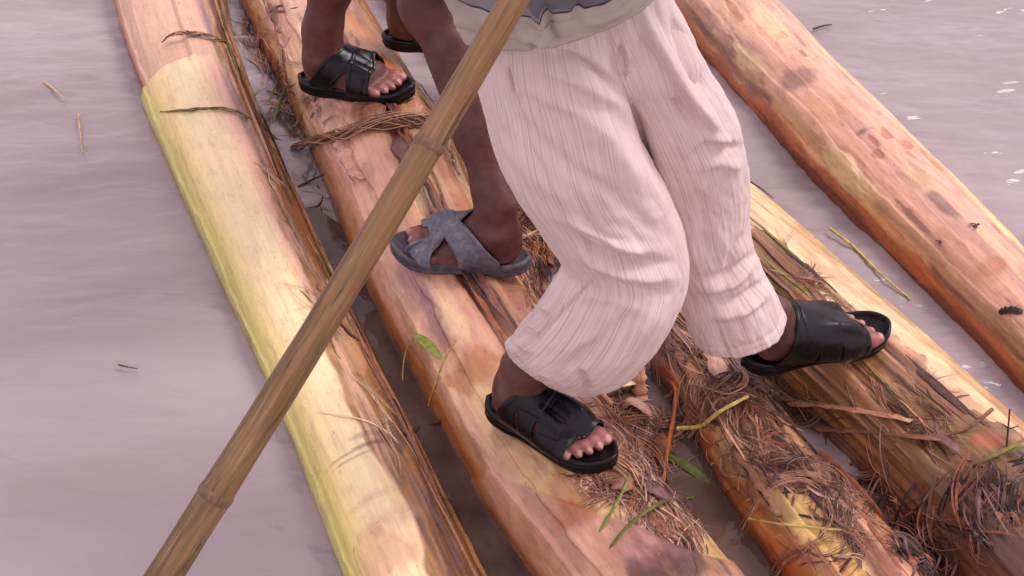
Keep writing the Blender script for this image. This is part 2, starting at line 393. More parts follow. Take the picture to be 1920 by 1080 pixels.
class Stem:
    def __init__(s, pts, rad, seed, step=0.0045, nphi=250):
        s.pts, s.seed = np.asarray(pts, float), seed
        d = np.r_[0, np.cumsum(np.linalg.norm(np.diff(s.pts, axis=0), axis=1))]
        s.d, s.rad, s.L = d, np.asarray(rad, float), d[-1]
        n = int(s.L / step)
        s.S = np.linspace(0, s.L, n)
        s.axis = interp(d, s.pts, s.S)
        s.R = interp(d, s.rad, s.S)[:, 0]
        t = np.gradient(s.axis, axis=0); s.T = t / np.linalg.norm(t, axis=1)[:, None]
        r = np.cross(s.T, [0, 0, 1.0])                # T runs towards the camera: r points to picture left
        s.side = -r / np.linalg.norm(r, axis=1)[:, None]
        s.up = np.cross(s.T, s.side); s.up *= np.sign(s.up[:, 2:3])
        s.phi = np.radians(np.linspace(-150, 150, nphi))
        TRUNKS.append(s)
    def height(s, x, y):
        """top of the stem under points (x, y), or -9"""
        x, y = np.atleast_1d(x), np.atleast_1d(y)
        a, z, R = s.axis[::6, :2], s.axis[::6, 2], s.R[::6]
        d2 = (x[:, None] - a[None, :, 0]) ** 2 + (y[:, None] - a[None, :, 1]) ** 2
        i = d2.argmin(1); d = d2[np.arange(len(x)), i]
        h = np.where(d < R[i] ** 2, z[i] + np.sqrt(np.maximum(R[i] ** 2 - d, 0)), -9)
        return np.where((i == 0) | (i == len(R) - 1), -9, h)
    def sphi(s, p):
        """distance along the stem and angle from the top (degrees, picture right positive) of a point"""
        i = ((s.axis - p) ** 2).sum(1).argmin()
        q = p - s.axis[i]
        return s.S[i], math.degrees(math.atan2(np.dot(q, s.side[i]), np.dot(q, s.up[i])))
    def build(s, label, bands, disp=None, paint=None, cap_col=C_BRN, calm=1.0, tone=1.0):
        S, PH = np.meshgrid(s.S, s.phi, indexing='ij')
        deg = np.degrees(PH)
        sd = s.seed * 100
        arc = PH * s.R[:, None]
        warp = ((fbm(S * 2.2, arc * 9, 0, sd + 1, 4) - 0.5) * 50 + (fbm(S * 9, arc * 42, 0, sd + 2, 3) - 0.5) * 26) * calm
        q = deg + warp
        xs = [b[0] for b in bands]; cs = np.array([b[1] for b in bands])
        col = np.stack([np.interp(q, xs, cs[:, k]) for k in range(3)], -1)
        # natural variation of the sheath: pinkish-brown bruises and pale strips
        pat = sstep(0.54, 0.70, fbm(S * 3.2, arc * 24, 0, sd + 3, 4))
        col += (C_PUR - col) * (pat * 0.5 * calm)[..., None]
        pat = sstep(0.56, 0.68, fbm(S * 4.0, arc * 30, 0, sd + 4, 4))
        col += (C_CREAM - col) * (pat * 0.3 * calm)[..., None]
        dr = (fbm(S * 1.8, arc * 8, 0, sd + 5, 3) - 0.5) * 0.012 + (fbm(S * 3.5, arc * 90, 0, sd + 6, 3) - 0.5) * 0.0022 \
            + (fbm(S * 30, arc * 60, 0, sd + 7, 3) - 0.5) * 0.0022
        if disp is not None: dr = dr + disp(S, deg, arc)
        if paint is not None: col = paint(S, deg, arc, col)
        R = s.R[:, None] + dr
        V = s.axis[:, None, :] + s.side[:, None, :] * (R * np.sin(PH))[..., None] + s.up[:, None, :] * (R * np.cos(PH))[..., None]
        low = V[..., 2] - WATER_Z + (fbm(S * 9, arc * 30, 0, sd + 8, 3) - 0.5) * 0.05    # soaked band along the waterline
        col = col * (1 - 0.5 * sstep(0.035, 0.012, low))[..., None]
        br = sstep(0.5, 0.72, fbm(S * 11, arc * 34, 0, sd + 9, 5)); col = lay(col, br * 0.4 * calm, C_BRN * 0.9)
        col = col * tone
        nr, nc = S.shape
        f = grid_faces(nr, nc)
        verts = V.reshape(-1, 3); cols = col.reshape(-1, 3); uv = np.stack([S + s.seed * 3.1, arc], -1).reshape(-1, 2)
        # cut face at the near end
        rings = []; k0 = len(verts)
        for j, sc in enumerate((0.97, 0.72, 0.4, 0.02)):
            c0 = s.axis[-1]; ring = c0 + (V[-1] - c0) * sc + s.T[-1] * (-0.012 if j == 1 else 0.004 - 0.03 * (1 - sc)); rings.append(ring)
        verts = np.vstack([verts] + rings); cc = np.vstack([np.tile(c_, (nc, 1)) for c_ in (cap_col, cap_col * 0.55, cap_col * 0.9, cap_col * 0.6)])
        cols = np.vstack([cols, cc]); uv = np.vstack([uv, np.tile(uv[-nc:], (4, 1)) + np.repeat(np.arange(4) * 0.05, nc)[:, None]])
        fc = [f]
        prev = (nr - 1) * nc
        for j in range(4):
            cur = k0 + j * nc; c = np.arange(nc - 1)
            fc.append(np.stack([prev + c, prev + c + 1, cur + c + 1, cur + c], -1)); prev = cur
        s.obj = mesh_obj('banana_stem', verts, np.vstack(fc), M_TRUNK, col=np.clip(cols * 1.08, 0.004, 0.88), uv=uv)
        tag(s.obj, label, 'banana stem', 'banana stems of the raft')
        return s.obj

def ridge(deg, S, c, w, amp, drift=0.0, sd=0):        # step where one sheath overlaps the next
    e = c + drift * S + (noise(S * 5, 0.3, 0, sd) - 0.5) * 9 + (noise(S * 31, 0.7, 0, sd + 1) - 0.5) * 3.5
    x = deg - e
    return amp * sstep(-1.2, 0.6, x) * np.exp(-np.maximum(x, 0) / w)
def blob(S, arc, s0, a0, ls, la, sd, soft=0.35):      # uneven patch in surface metres
    d = ((S - s0) / ls) ** 2 + ((arc - a0) / la) ** 2
    d = np.sqrt(d) + (fbm(S * 25, arc * 45, 0, sd, 4) - 0.5) * 1.3
    return sstep(1 + soft, 1 - soft, d)
def lay(col, m, c):
    return col + (c - col) * m[..., None]

# --- 1: pale yellow stem on the far side of the pole
pts, rad = silhouette_axis([(0, 196, 428), (120, 238, 452), (300, 312, 522), (500, 398, 616), (715, 503, 712), (860, 560, 795), (1080, 640, 905)], -0.115)
T1 = Stem(pts, rad, 1)
s_step, _ = T1.sphi(P(300, 110, 0.0))
def d1(S, deg, arc):
    d = ridge(deg, S, 34, 40, 0.006, 0, 5) + ridge(-deg, S, 68, 30, 0.005, 0, 7) + ridge(deg, S, 66, 30, 0.007, 3, 9)
    edge = s_step + 0.014 * np.cos(np.radians(deg) * 1.2) * 2 + (noise(deg / 9, 0.2, 0, 4) - 0.5) * 0.012
    m = sstep(6, 2, deg)                                # the pale outer sheath begins here, on the left half only
    return d - 0.014 * m * (1 - sstep(-0.003, 0.004, S - edge))
def p1(S, deg, arc, col):
    edge = s_step + 0.028 * np.cos(np.radians(deg) * 1.2)
    m = (1 - sstep(-0.01, 0.012, S - edge + (noise(S * 30, arc * 30, 0, 3) - 0.5) * 0.02))
    col = lay(col, m * sstep(60, 20, deg) * 0.85, C_PINK * 0.9)
    m2 = m * sstep(-64, -84, deg)
    col = lay(col, m2, C_RED)
    near = sstep(T1.L * 0.5, T1.L * 0.75, S)
    st = sstep(0.55, 0.66, fbm(S * 3, arc * 55, 0, 41, 4)) * sstep(4, 18, deg) * (1 - near * 0.5)
    col = lay(col, st * 0.5, C_PINK * 0.95)
    st = sstep(0.52, 0.6, fbm(S * 2.2, arc * 80, 0, 42, 4)) * sstep(24, 34, deg) * sstep(70, 55, deg)
    col = lay(col, st * 0.8, C_PUR * 0.8)
    bd = 40 - 34 * sstep(1.0, 2.2, S) + (fbm(S * 6, arc * 10, 0, 45, 4) - 0.5) * 26      # the brown old sheath widens towards the near end
    m = sstep(-2, 3, deg - bd)
    k = fbm(S * 3.5, arc * 60, 0, 46, 4)
    bc = np.moveaxis(np.array([np.interp(k, [.3, .42, .52, .62, .75], [c[j] for c in (C_DK * .8, C_BRN * .8, C_OR * .62, C_OLV * .9, C_PINK * .85)]) for j in range(3)]), 0, -1)
    col = col + (bc - col) * (m * 0.9)[..., None]
    # scuffs where the sheath is bruised
    for (px, py, ls, la, c, k) in ((690, 800, 0.006, 0.04, C_PUR * 0.6, 0.4), (720, 812, 0.004, 0.05, C_DK, 0.6), (660, 835, 0.003, 0.05, C_PUR * .6, 0.6), (650, 850, 0.002, 0.04, C_DK, 0.5), (735, 795, .012, .02, C_DK, .5), (600, 580, .0015, .03, C_TAN, .6), (560, 570, .001, .02, C_TAN, .6), (740, 960, 0.02, 0.06, C_PINK * 0.85, 0.45), (690, 925, 0.008, 0.05, C_PINK * 0.8, 0.3),
                                   (650, 720, 0.05, 0.02, C_TAN, 0.4), (700, 1030, 0.05, 0.06, C_TAN, 0.7), (660, 640, 0.05, 0.03, C_TAN, 0.5), (745, 800, 0.04, 0.02, C_DK, 0.6)):
        s0, f0 = T1.sphi(P(px, py, 0.0)); a0 = math.radians(f0) * 0.112
        col = lay(col, blob(S, arc, s0, a0, ls, la, int(px)) * k, c)
    g = sstep(-26, -70, deg + (fbm(S * 3, arc * 8, 0, 44) - 0.5) * 30)
    col = lay(col, g * 0.8 * sstep(0.9, 1.4, S), C_GRN * 0.85)
    return col
T1.build('pale yellow-green banana stem crossed by the bamboo pole, leftmost of the raft',
         [(-90, C_GRN * 0.8), (-70, C_GRN), (-52, C_YEL), (-26, C_CREAM * np.array([1, 1, .94])), (-8, C_CREAM), (8, C_CREAM * np.array([1, 0.94, 0.92])), (20, C_PINK * 1.08), (31, C_TAN * 0.85), (39, C_BRN), (60, C_OLV), (100, C_BRN * 0.7)], d1, p1, calm=0.22)

# --- 2: broad stem in the middle, under the grey-blue sandal and the near black one
rows2 = [(0, 452, 690), (100, 492, 742), (200, 543, 812), (285, 588, 868), (400, 632, 935), (560, 694, 1004), (690, 764, 1094), (800, 824, 1162), (900, 880, 1240), (1000, 945, 1330), (1085, 1005, 1400)]
pts, rad = silhouette_axis(rows2, -0.13, 0.7, 0.17)
T2 = Stem(pts, rad, 2, nphi=300)
def d2(S, deg, arc):
    d = ridge(deg, S, -34, 30, 0.005, 0, 12) + ridge(-deg, S, 52, 30, 0.006, 0, 14) + ridge(-deg, S, -40, 30, 0.006, 0, 16)
    k = sstep(0.75, 1.0, S) * sstep(2.35, 2.1, S)
    g = (noise(S * 3, 0, 0, 61) - 0.5) * 10
    d -= 0.016 * np.exp(-((deg - 4 - g) / 8) ** 2) * k  # valley where the old fibrous sheath shows
    d -= 0.010 * np.exp(-((deg + 22 - g) / 2.2) ** 2) * sstep(0.95, 1.05, S) * sstep(1.42, 1.3, S)
    e = T2.L - 0.07 - 0.40 * sstep(40, -85, deg)        # lip of the outermost sheath at the near end
    d += 0.0045 * sstep(-0.002, 0.006, S - e - (noise(deg / 14, 0, 0, 63) - 0.5) * 0.02)
    return d
def p2(S, deg, arc, col):
    g = (noise(S * 3, 0, 0, 61) - 0.5) * 10
    k = sstep(0.9, 1.05, S) * sstep(2.3, 2.05, S)
    j = (fbm(S * 14, arc * 60, 0, 62, 3) - 0.5) * 14
    strip = sstep(8.5, 6, np.abs(deg - 4 - g + j)) * k
    streak = fbm(S * 3, arc * 260, 0, 64, 2)
    col = lay(col, strip * 0.95, srgb(112, 66, 58)); col = lay(col, strip * sstep(0.45, 0.7, streak) * 0.75, srgb(168, 112, 98))
    e = T2.L - 0.07 - 0.40 * sstep(40, -85, deg)
    lip = sstep(0, 0.012, S - e - (noise(deg / 14, 0, 0, 63) - 0.5) * 0.02)
    inner = sstep(-0.42, -0.22, S - e) * (1 - lip) * sstep(-60, -35, deg)
    col = lay(col, inner * 0.9, C_CREAM * np.array([1, 0.92, 0.8]))
    col = lay(col, lip * 0.7, C_PINK * 0.85)
    for (px, py, ls, la, c, m) in ((750, 520, 0.07, 0.035, C_PUR * 1.1, 0.5), (800, 590, 0.08, 0.02, C_PUR * 0.9, 0.7), (850, 600, 0.05, 0.02, C_CREAM, 0.6), (870, 690, 0.04, 0.05, C_OR * 0.85, 0.75),
                                   (960, 830, 0.06, 0.05, C_TAN * 0.75, 0.6), (1010, 930, 0.05, 0.06, C_BRN, 0.4), (1090, 910, 0.05, 0.06, C_BRN * 1.2, 0.7), (1060, 960, 0.025, 0.05, C_RED * 0.7, 0.5), (940, 790, 0.03, 0.04, C_DK, 0.35),
                                   (1240, 1078, 0.05, 0.10, C_DK * .5, 0.9), (1240, 960, 0.09, 0.05, C_DK, 0.6), (1220, 1000, 0.06, 0.07, C_PUR, 0.5), (760, 400, 0.1, 0.05, C_TAN, 0.5), (800, 360, 0.05, 0.05, C_CREAM * 0.8, 0.5),  # first patch: rot and the dark shade of the end hollow, painted in
                                   (700, 220, 0.05, 0.05, C_DK * 1.2, 0.6), (800, 210, 0.05, 0.05, C_BRN, 0.6), (540, 90, 0.10, 0.06, C_CREAM * np.array([1, .9, .88]), 0.7), (520, 160, 0.05, 0.03, C_DK, 0.6)):
        s0, f0 = T2.sphi(P(px, py, 0.02)); a0 = math.radians(f0) * 0.15
        col = lay(col, blob(S, arc, s0, a0, ls, la, int(px) + 7) * m, c)
    wet = sstep(-64, -74, deg + (fbm(S * 6, arc * 20, 0, 66) - 0.5) * 24)
    col = lay(col, wet * 0.7, C_OR * 0.8)
    return col
T2.build('broad pink and ochre banana stem with a dark fibrous strip, under the grey-blue sandal',
         [(-95, C_BRN * 0.8), (-80, C_OR * .9), (-66, C_TAN * .9), (-54, C_PINK * 0.95), (-24, C_PINK), (-6, C_PINK * 0.95), (8, C_TAN * 0.9), (22, C_OR * 0.88), (46, C_OLV * 1.25), (64, C_OR * 0.95), (95, C_BRN * 0.7)], d2, p2, C_DK, tone=np.array([.88, .80, .76]))

# --- 3: thinner orange stem, mostly buried in fibre, between the two broad ones
rows3 = [(0, 760, 880), (200, 895, 1040), (400, 1010, 1185), (600, 1150, 1330), (740, 1262, 1450), (850, 1308, 1535), (950, 1364, 1632), (1080, 1440, 1752)]
pts, rad = silhouette_axis(rows3, -0.115, 0.6, 0.3)
T3 = Stem(pts, rad, 3, nphi=190)
def d3(S, deg, arc):
    return ridge(deg, S, 8, 30, 0.008, 0, 22) + ridge(-deg, S, 30, 30, 0.007, 0, 24) - 0.012 * np.exp(-((deg - 6) / 3) ** 2) * sstep(T3.L - .75, T3.L - .65, S)
def p3(S, deg, arc, col):
    for (px, py, ls, la, c, m) in ((1500, 950, 0.16, 0.045, C_YEL * 0.95, 0.9), (1620, 1000, 0.2, 0.03, C_PINK * 1.02, 0.8), (1300, 660, 0.1, 0.04, C_TAN * 1.1, 0.6), (1280, 720, 0.04, 0.04, C_BRN, 0.6), (1370, 830, 0.06, 0.05, C_YEL * 0.9, 0.6),
                                   (1400, 900, 0.1, 0.03, C_DK, 0.6), (1470, 860, 0.04, 0.03, C_BRN, 0.6), (970, 330, 0.3, 0.06, C_BRN * 1.1, 0.7)):
        s0, f0 = T3.sphi(P(px, py, -0.01)); a0 = math.radians(f0) * 0.1
        col = lay(col, blob(S, arc, s0, a0, ls, la, int(px) + 9) * m, c)
    return col
T3.build('thin orange banana stem half buried in shredded fibre, between the two broad stems',
         [(-90, C_DK), (-60, C_RED * 0.8), (-35, C_OR), (-10, C_TAN), (15, C_TAN * 0.9), (35, C_OR * 1.05), (60, C_RED), (95, C_DK)], d3, p3, tone=np.array([.9, .82, .76]))

# --- 4: broad cream stem with its brown outer sheath torn off along the top
rows4 = [(200, 925, 1238), (340, 1065, 1400), (480, 1215, 1562), (600, 1340, 1702), (700, 1440, 1818), (800, 1535, 1930), (900, 1632, 2040), (1000, 1735, 2150), (1070, 1800, 2225)]
pts, rad = silhouette_axis(rows4, -0.13, 0.9, 0.02)
T4 = Stem(pts, rad, 4, nphi=300)
def torn(S, deg):
    near = sstep(T4.L - 0.95, T4.L - 0.2, S)
    return -4 + 10 * near - 24 * sstep(T4.L - 1.0, T4.L - 1.3, S) + (fbm(S * 7, 1.0, 0, 71, 4) - 0.5) * 34 + (noise(S * 60, deg / 3, 0, 72) - 0.5) * 7
def d4(S, deg, arc):
    x = torn(S, deg) - deg
    d = 0.007 * sstep(-0.8, 0.8, x) + (fbm(S * 3, arc * 110, 0, 73, 3) - 0.5) * 0.005 * sstep(0, 3, x) + ridge(deg, S, 48, 30, 0.005, 0, 74) + ridge(-deg, S, 38, 40, 0.008, 0, 75)
    return d + 0.022 * sstep(T4.L - 0.35, T4.L, S) * sstep(0, 20, x)
def p4(S, deg, arc, col):
    x = torn(S, deg) - deg
    m = sstep(-0.6, 0.6, x)
    streak = fbm(S * 3, arc * 160, 0, 76, 3)
    b = np.array([np.interp(streak, [0.3, 0.45, 0.6, 0.75], [c[k] for c in (C_DK * 0.9, C_BRN * 0.85, C_BRN * 1.05, C_TAN * 0.85)]) for k in range(3)])
    b = np.moveaxis(b, 0, -1)
    ol = sstep(0.45, 0.62, fbm(S * 4, arc * 12, 0, 77, 3))
    b = lay(b, ol * 0.65, C_OLV * 0.85)
    far = sstep(T4.L - 0.75, T4.L - 0.95, S)
    b = lay(b, far * 0.75, C_PINK * 0.85)
    col = col + (b - col) * m[..., None]
    for (px, py, ls, la, c, k) in ((1850, 1030, 0.11, 0.13, C_DK * .8, 0.75), (1720, 960, 0.08, 0.04, C_DK, 0.35), (1850, 840, 0.02, 0.02, C_RED * 1.2, 0.5), (1740, 700, 0.2, 0.02, C_PINK, 0.5), (1830, 640, 0.1, 0.012, C_RED, 0.4), (1640, 560, 0.3, 0.02, C_PINK * 1.05, 0.4)):
        s0, f0 = T4.sphi(P(px, py, 0.0)); a0 = math.radians(f0) * 0.15
        col = lay(col, blob(S, arc, s0, a0, ls, la, int(px) + 9) * k, c)
    return col
T4.build('broad cream banana stem with ragged brown sheath, under the farther black sandal',
         [(-95, C_DK), (-50, C_BRN), (-10, C_TAN), (0, C_CREAM), (22, C_CREAM * np.array([1.04, 0.96, 0.92])), (38, C_CREAM), (54, C_YEL), (66, C_OR * 1.1), (95, C_BRN)], d4, p4, C_DK, tone=np.array([.98, .92, .86]))

# --- 5: big stem on the right, apart from the others
rows5 = [(0, 1232, 1462), (130, 1330, 1590), (300, 1482, 1760), (460, 1640, 1922), (600, 1782, 2065), (720, 1905, 2190)]
pts, rad = silhouette_axis(rows5, -0.115, 0.8, 0.6)
T5 = Stem(pts, rad, 5, nphi=280)
def d5(S, deg, arc):
    d = ridge(-deg, S, 46, 26, 0.003, 0, 82) + ridge(deg, S, 30, 40, 0.003, 0, 84) + ridge(-deg, S, 18, 40, 0.003, 4, 86)
    nick = sstep(0.69, 0.74, noise(S * 24, arc * 70, 0, 85)) * sstep(0.4, 0.6, noise(S * 5, arc * 12, 0, 88))
    return d - 0.0025 * nick
def p5(S, deg, arc, col):
    j = (fbm(S * 10, arc * 30, 0, 87, 4) - 0.5) * 26
    m = sstep(-69, -73, deg + j * 0.9)
    col = lay(col, m * 0.75 * sstep(0.75, 1.1, S), C_RED * 0.95)
    m = np.exp(-((deg + 66 + j * 0.5) / 5.5) ** 2) * sstep(0.45, 0.6, fbm(S * 5, arc * 14, 0, 83, 3))
    col = lay(col, m * 0.8, C_DK)
    m = np.exp(-((deg + 56 + j * 0.4) / 5) ** 2) * sstep(1.25, 1.5, S)
    col = lay(col, m * 0.55, C_OLV)
    nick = sstep(0.69, 0.74, noise(S * 24, arc * 70, 0, 85)) * sstep(0.4, 0.6, noise(S * 5, arc * 12, 0, 88)) * sstep(40, 25, np.abs(deg))
    col = lay(col, nick * 0.5, C_RED * 0.8)
    for (px, py, ls, la, c, k) in ((1500, 132, 0.035, 0.045, C_PUR * 0.6, 0.6), (1360, 60, 0.15, 0.02, C_PUR, 0.45), (1620, 235, 0.01, 0.02, C_DK, 0.7), (1770, 365, 0.05, 0.012, C_PUR * 0.6, 0.7), (1550, 190, 0.05, 0.04, C_TAN, 0.5), (1340, 100, 0.12, 0.03, C_PUR, 0.5),
                                   (1720, 390, 0.08, 0.006, C_PUR * 0.7, 0.7), (1380, 85, 0.06, 0.03, C_CREAM, 0.6), (1560, 290, 0.08, 0.03, C_CREAM, 0.5), (1870, 480, 0.02, 0.03, C_RED, 0.4), (1440, 30, 0.1, 0.03, C_CREAM, 0.4)):
        s0, f0 = T5.sphi(P(px, py, 0.02)); a0 = math.radians(f0) * 0.14
        col = lay(col, blob(S, arc, s0, a0, ls, la, int(px) + 5) * k, c)
    return col
T5.build('broad tan and yellow banana stem with an orange waterline edge, rightmost, apart from the rest',
         [(-95, C_RED * 0.5), (-86, C_RED * .8), (-77, C_OR * .95), (-66, C_TAN * 1.04), (-42, C_PINK), (8, C_PINK * 1.04), (24, C_PINK * 1.06), (36, C_CREAM), (52, C_YEL), (64, C_YEL * 0.95), (80, C_OR), (100, C_BRN)], d5, p5, calm=.7, tone=np.array([.96, .93, .87]))

def surf_z(x, y):
    h = np.full(np.shape(np.atleast_1d(x)), WATER_Z)
    for s in TRUNKS: h = np.maximum(h, s.height(x, y))
    return h
def on(px, py, lift=0.0):                             # where a line of sight meets the raft or the water
    d = ray(px, py); t = np.linspace(1.2, 4.6, 1100)
    q = np.array([0, 0, CAM_H])[None] + d[None] * t[:, None]
    hit = np.nonzero(q[:, 2] < surf_z(q[:, 0], q[:, 1]))[0]
    p = q[hit[0]].copy() if len(hit) else P(px, py, WATER_Z)
    p[2] += lift
    return p
# ------------------------------------------------------------------ people: signed-distance bodies
def seg_d(p, a, b, ra, rb):
    ab = b - a; t = np.clip(((p - a) @ ab) / max(ab @ ab, 1e-12), 0, 1)
    return np.linalg.norm(p - a - t[..., None] * ab, axis=-1) - (ra + (rb - ra) * t)
def smin(a, b, k):
    h = np.maximum(k - np.abs(a - b), 0) / k
    return np.minimum(a, b) - h * h * k * 0.25
def sdf(p, prims):
    f = np.full(p.shape[:-1], 9.0)
    for (a, b, ra, rb, k) in prims: f = smin(f, seg_d(p, a, b, ra, rb), k)
    return f
def grid_sdf(xs, ys, zs, prims):
    Fv = np.full((len(xs), len(ys), len(zs)), 9.0, np.float32)
    for (a, b, ra, rb, k) in prims:
        m = max(ra, rb) + k + 0.012
        lo, hi = np.minimum(a, b) - m, np.maximum(a, b) + m
        sl = [slice(*np.searchsorted(c, (lo[i], hi[i]))) for i, c in enumerate((xs, ys, zs))]
        gx, gy, gz = np.meshgrid(xs[sl[0]], ys[sl[1]], zs[sl[2]], indexing='ij')
        if gx.size == 0: continue
        d = seg_d(np.stack([gx, gy, gz], -1), a, b, ra, rb).astype(np.float32)
        Fv[tuple(sl)] = smin(Fv[tuple(sl)], d, k)
    return Fv
def surface_nets(Fv, xs, ys, zs):
    ins = Fv < 0
    n = np.array(Fv.shape)
    c = np.zeros(n - 1, np.int8)
    for dx in (0, 1):
        for dy in (0, 1):
            for dz in (0, 1): c += ins[dx:n[0]-1+dx, dy:n[1]-1+dy, dz:n[2]-1+dz]
    idx = np.argwhere((c > 0) & (c < 8))
    vid = np.full(n - 1, -1, np.int32); vid[tuple(idx.T)] = np.arange(len(idx))
    acc = np.zeros((len(idx), 3)); cnt = np.zeros(len(idx))
    axes = (xs, ys, zs)
    corners = [(i, j, k) for i in (0, 1) for j in (0, 1) for k in (0, 1)]
    for c0 in corners:
        for ax in range(3):
            if c0[ax]: continue
            c1 = list(c0); c1[ax] = 1
            i0, i1 = idx + c0, idx + c1
            f0, f1 = Fv[tuple(i0.T)], Fv[tuple(i1.T)]
            m = (f0 < 0) != (f1 < 0)
            t = np.where(m, f0 / np.where(m, f0 - f1, 1), 0)
            p0 = np.stack([axes[a][i0[:, a]] for a in range(3)], -1); p1 = np.stack([axes[a][i1[:, a]] for a in range(3)], -1)
            acc += np.where(m[:, None], p0 + (p1 - p0) * t[:, None], 0); cnt += m
    V = acc / cnt[:, None]
    faces = []
    for ax in range(3):
        o = [(1, 2), (2, 0), (0, 1)][ax]
        sl0 = [slice(1, n[a] - 1) for a in range(3)]; sl0[ax] = slice(0, n[ax] - 1)
        sl1 = list(sl0); sl1[ax] = slice(1, n[ax])
        a0, a1 = ins[tuple(sl0)], ins[tuple(sl1)]
        e = np.argwhere(a0 != a1); off = np.array([1, 1, 1]); off[ax] = 0; e = e + off
        inside = ins[tuple(e.T)]
        q = []
        for (u, v) in ((0, 0), (1, 0), (1, 1), (0, 1)):
            k = e.copy(); k[:, o[0]] -= 1 - u; k[:, o[1]] -= 1 - v; q.append(vid[tuple(k.T)])
        q = np.stack(q, -1); q[~inside] = q[~inside][:, ::-1]
        faces.append(q)
    Fc = np.vstack(faces); Fc = Fc[(Fc >= 0).all(1)]
    return V, Fc

A3 = lambda *v: np.array(v, float)
SOLE_T = 0.027
def foot_prims(side):                                 # side +1 = right foot (big toe towards +y), local metres
    z = SOLE_T
    L = [((.028, 0, .030), (.06, 0, .034), .029, .032, .02), ((.05, -.006, .026), (.15, -.030, .020), .027, .019, .03),
         ((.06, 0, .07), (.175, .026, .026), .034, .022, .03), ((.06, 0, .07), (.165, .004, .030), .034, .020, .03), ((.06, -.002, .06), (.152, -.028, .024), .03, .018, .03),
         ((.06, .010, .05), (.17, .03, .022), .025, .020, .03),
         ((.020, 0, .055), (.030, 0, .14), .016, .018, .03), ((.052, .033, .090), (.05, .020, .09), .013, .02, .014), ((.044, -.035, .080), (.046, -.018, .085), .0125, .02, .014),
         ((.188, .031, .019), (.222, .032, .016), .0155, .0150, .010), ((.222, .032, .016), (.240, .031, .014), .0150, .0125, .008),
         ((.182, .009, .021), (.218, .010, .019), .0115, .0095, .007), ((.218, .010, .019), (.236, .010, .0105), .0098, .0090, .005),
         ((.176, -.010, .020), (.208, -.010, .018), .0110, .0090, .007), ((.208, -.010, .018), (.226, -.011, .010), .0092, .0086, .005),
         ((.166, -.026, .018), (.196, -.0285, .017), .0105, .0088, .007), ((.196, -.0285, .017), (.212, -.029, .0095), .0090, .0084, .005),
         ((.155, -.040, .017), (.180, -.0455, .014), .0105, .0086, .007), ((.180, -.0455, .014), (.195, -.046, .0090), .0086, .0080, .005)]
    q = .945                                          # the foot is a little shorter than its sandal
    return [(A3(a[0] * q + .004, a[1] * q * side, a[2] * q + z), A3(b[0] * q + .004, b[1] * q * side, b[2] * q + z), ra * q, rb * q, k) for (a, b, ra, rb, k) in L]
NAILS = [(.247, .031, .0235), (.2405, .010, .0165), (.2305, -.011, .0155), (.2165, -.029, .0145), (.199, -.046, .0135)]

class Foot:
    def __init__(s, heel, toe, side, roll=0.0, pitch=0.0, drop=0.0):
        heel, toe = np.asarray(heel, float), np.asarray(toe, float)
        x = toe - heel; s.len = np.linalg.norm(x); x /= s.len
        y = np.cross([0, 0, 1], x); y /= np.linalg.norm(y); z = np.cross(x, y)
        c, sn = math.cos(roll), math.sin(roll); y, z = y * c + z * sn, z * c - y * sn
        s.sc = s.len / 0.286; s.side = side
        s.M = np.stack([x, y, z], 1); s.o = heel + x * 0.018 * s.sc + A3(0, 0, drop)
    def w(s, p): return s.o + (np.asarray(p, float) * s.sc) @ s.M.T
    def loc(s, p): return ((p - s.o) @ s.M) / s.sc
    def prims(s): return [(s.w(a), s.w(b), ra * s.sc, rb * s.sc, k * s.sc) for (a, b, ra, rb, k) in foot_prims(s.side)]
    def ankle(s): return s.w((.050, 0, .105 + SOLE_T))

def leg_prims(ft, knee, hip, g=1.0, th=1.0, sh=0.0):
    a = ft.ankle() + ft.M[:, 0] * sh; k = np.asarray(knee, float); h = np.asarray(hip, float)
    fwd = ft.M[:, 0]; d = k - a
    f_ = fwd - d * (fwd @ d) / (d @ d); f_ /= np.linalg.norm(f_)
    pt = lambda t, o=0.0: a + d * t + f_ * o
    lat = np.cross(d / np.linalg.norm(d), f_)
    out = [(ft.w((.052, 0, .075 + SOLE_T)), pt(.12), .036 * g, .0315 * g, .03), (pt(.05), pt(.38, -.004), .0315 * g, .038 * g, .03), (pt(.38, -.004), pt(.9), .038 * g, .047 * g, .03),
           (pt(.45, -.022) + lat * .012, pt(.78, -.024) + lat * .012, .026 * g, .036 * g, .04), (pt(.45, -.022) - lat * .012, pt(.78, -.024) - lat * .012, .026 * g, .036 * g, .04),
           (pt(.1, -.018), pt(.5, -.026), .016 * g, .022 * g, .04),
           (pt(.95), k, .046 * g, .05 * g, .03), (k + f_ * .022, k + f_ * .02 + (h - k) * .06, .028 * g, .028 * g, .03), (k, h, .05 * g, .082 * g * th, .05)]
    return out
def hand_prims(w, grip, axis, fore):                  # fist closed round a pole at grip
    axis = axis / np.linalg.norm(axis); n = w - grip; n -= axis * (n @ axis); n /= np.linalg.norm(n); s = np.cross(axis, n)
    out = [(w, grip + n * .035, .026, .03, .02)]
    for i in range(4):
        c = grip + axis * (-.033 + .022 * i); pr = c + n * .034
        for ang in (55, 115, 175, 235):
            q = c + (n * math.cos(math.radians(ang)) + s * math.sin(math.radians(ang))) * .032
            out.append((pr, q, .0095, .0088, .004)); pr = q
    pr = grip + n * .04 + axis * .03
    for ang in (-50, -110, -160):
        q = grip + axis * .02 + (n * math.cos(math.radians(ang)) + s * math.sin(math.radians(ang))) * .033
        out.append((pr, q, .012, .010, .006)); pr = q
    return out
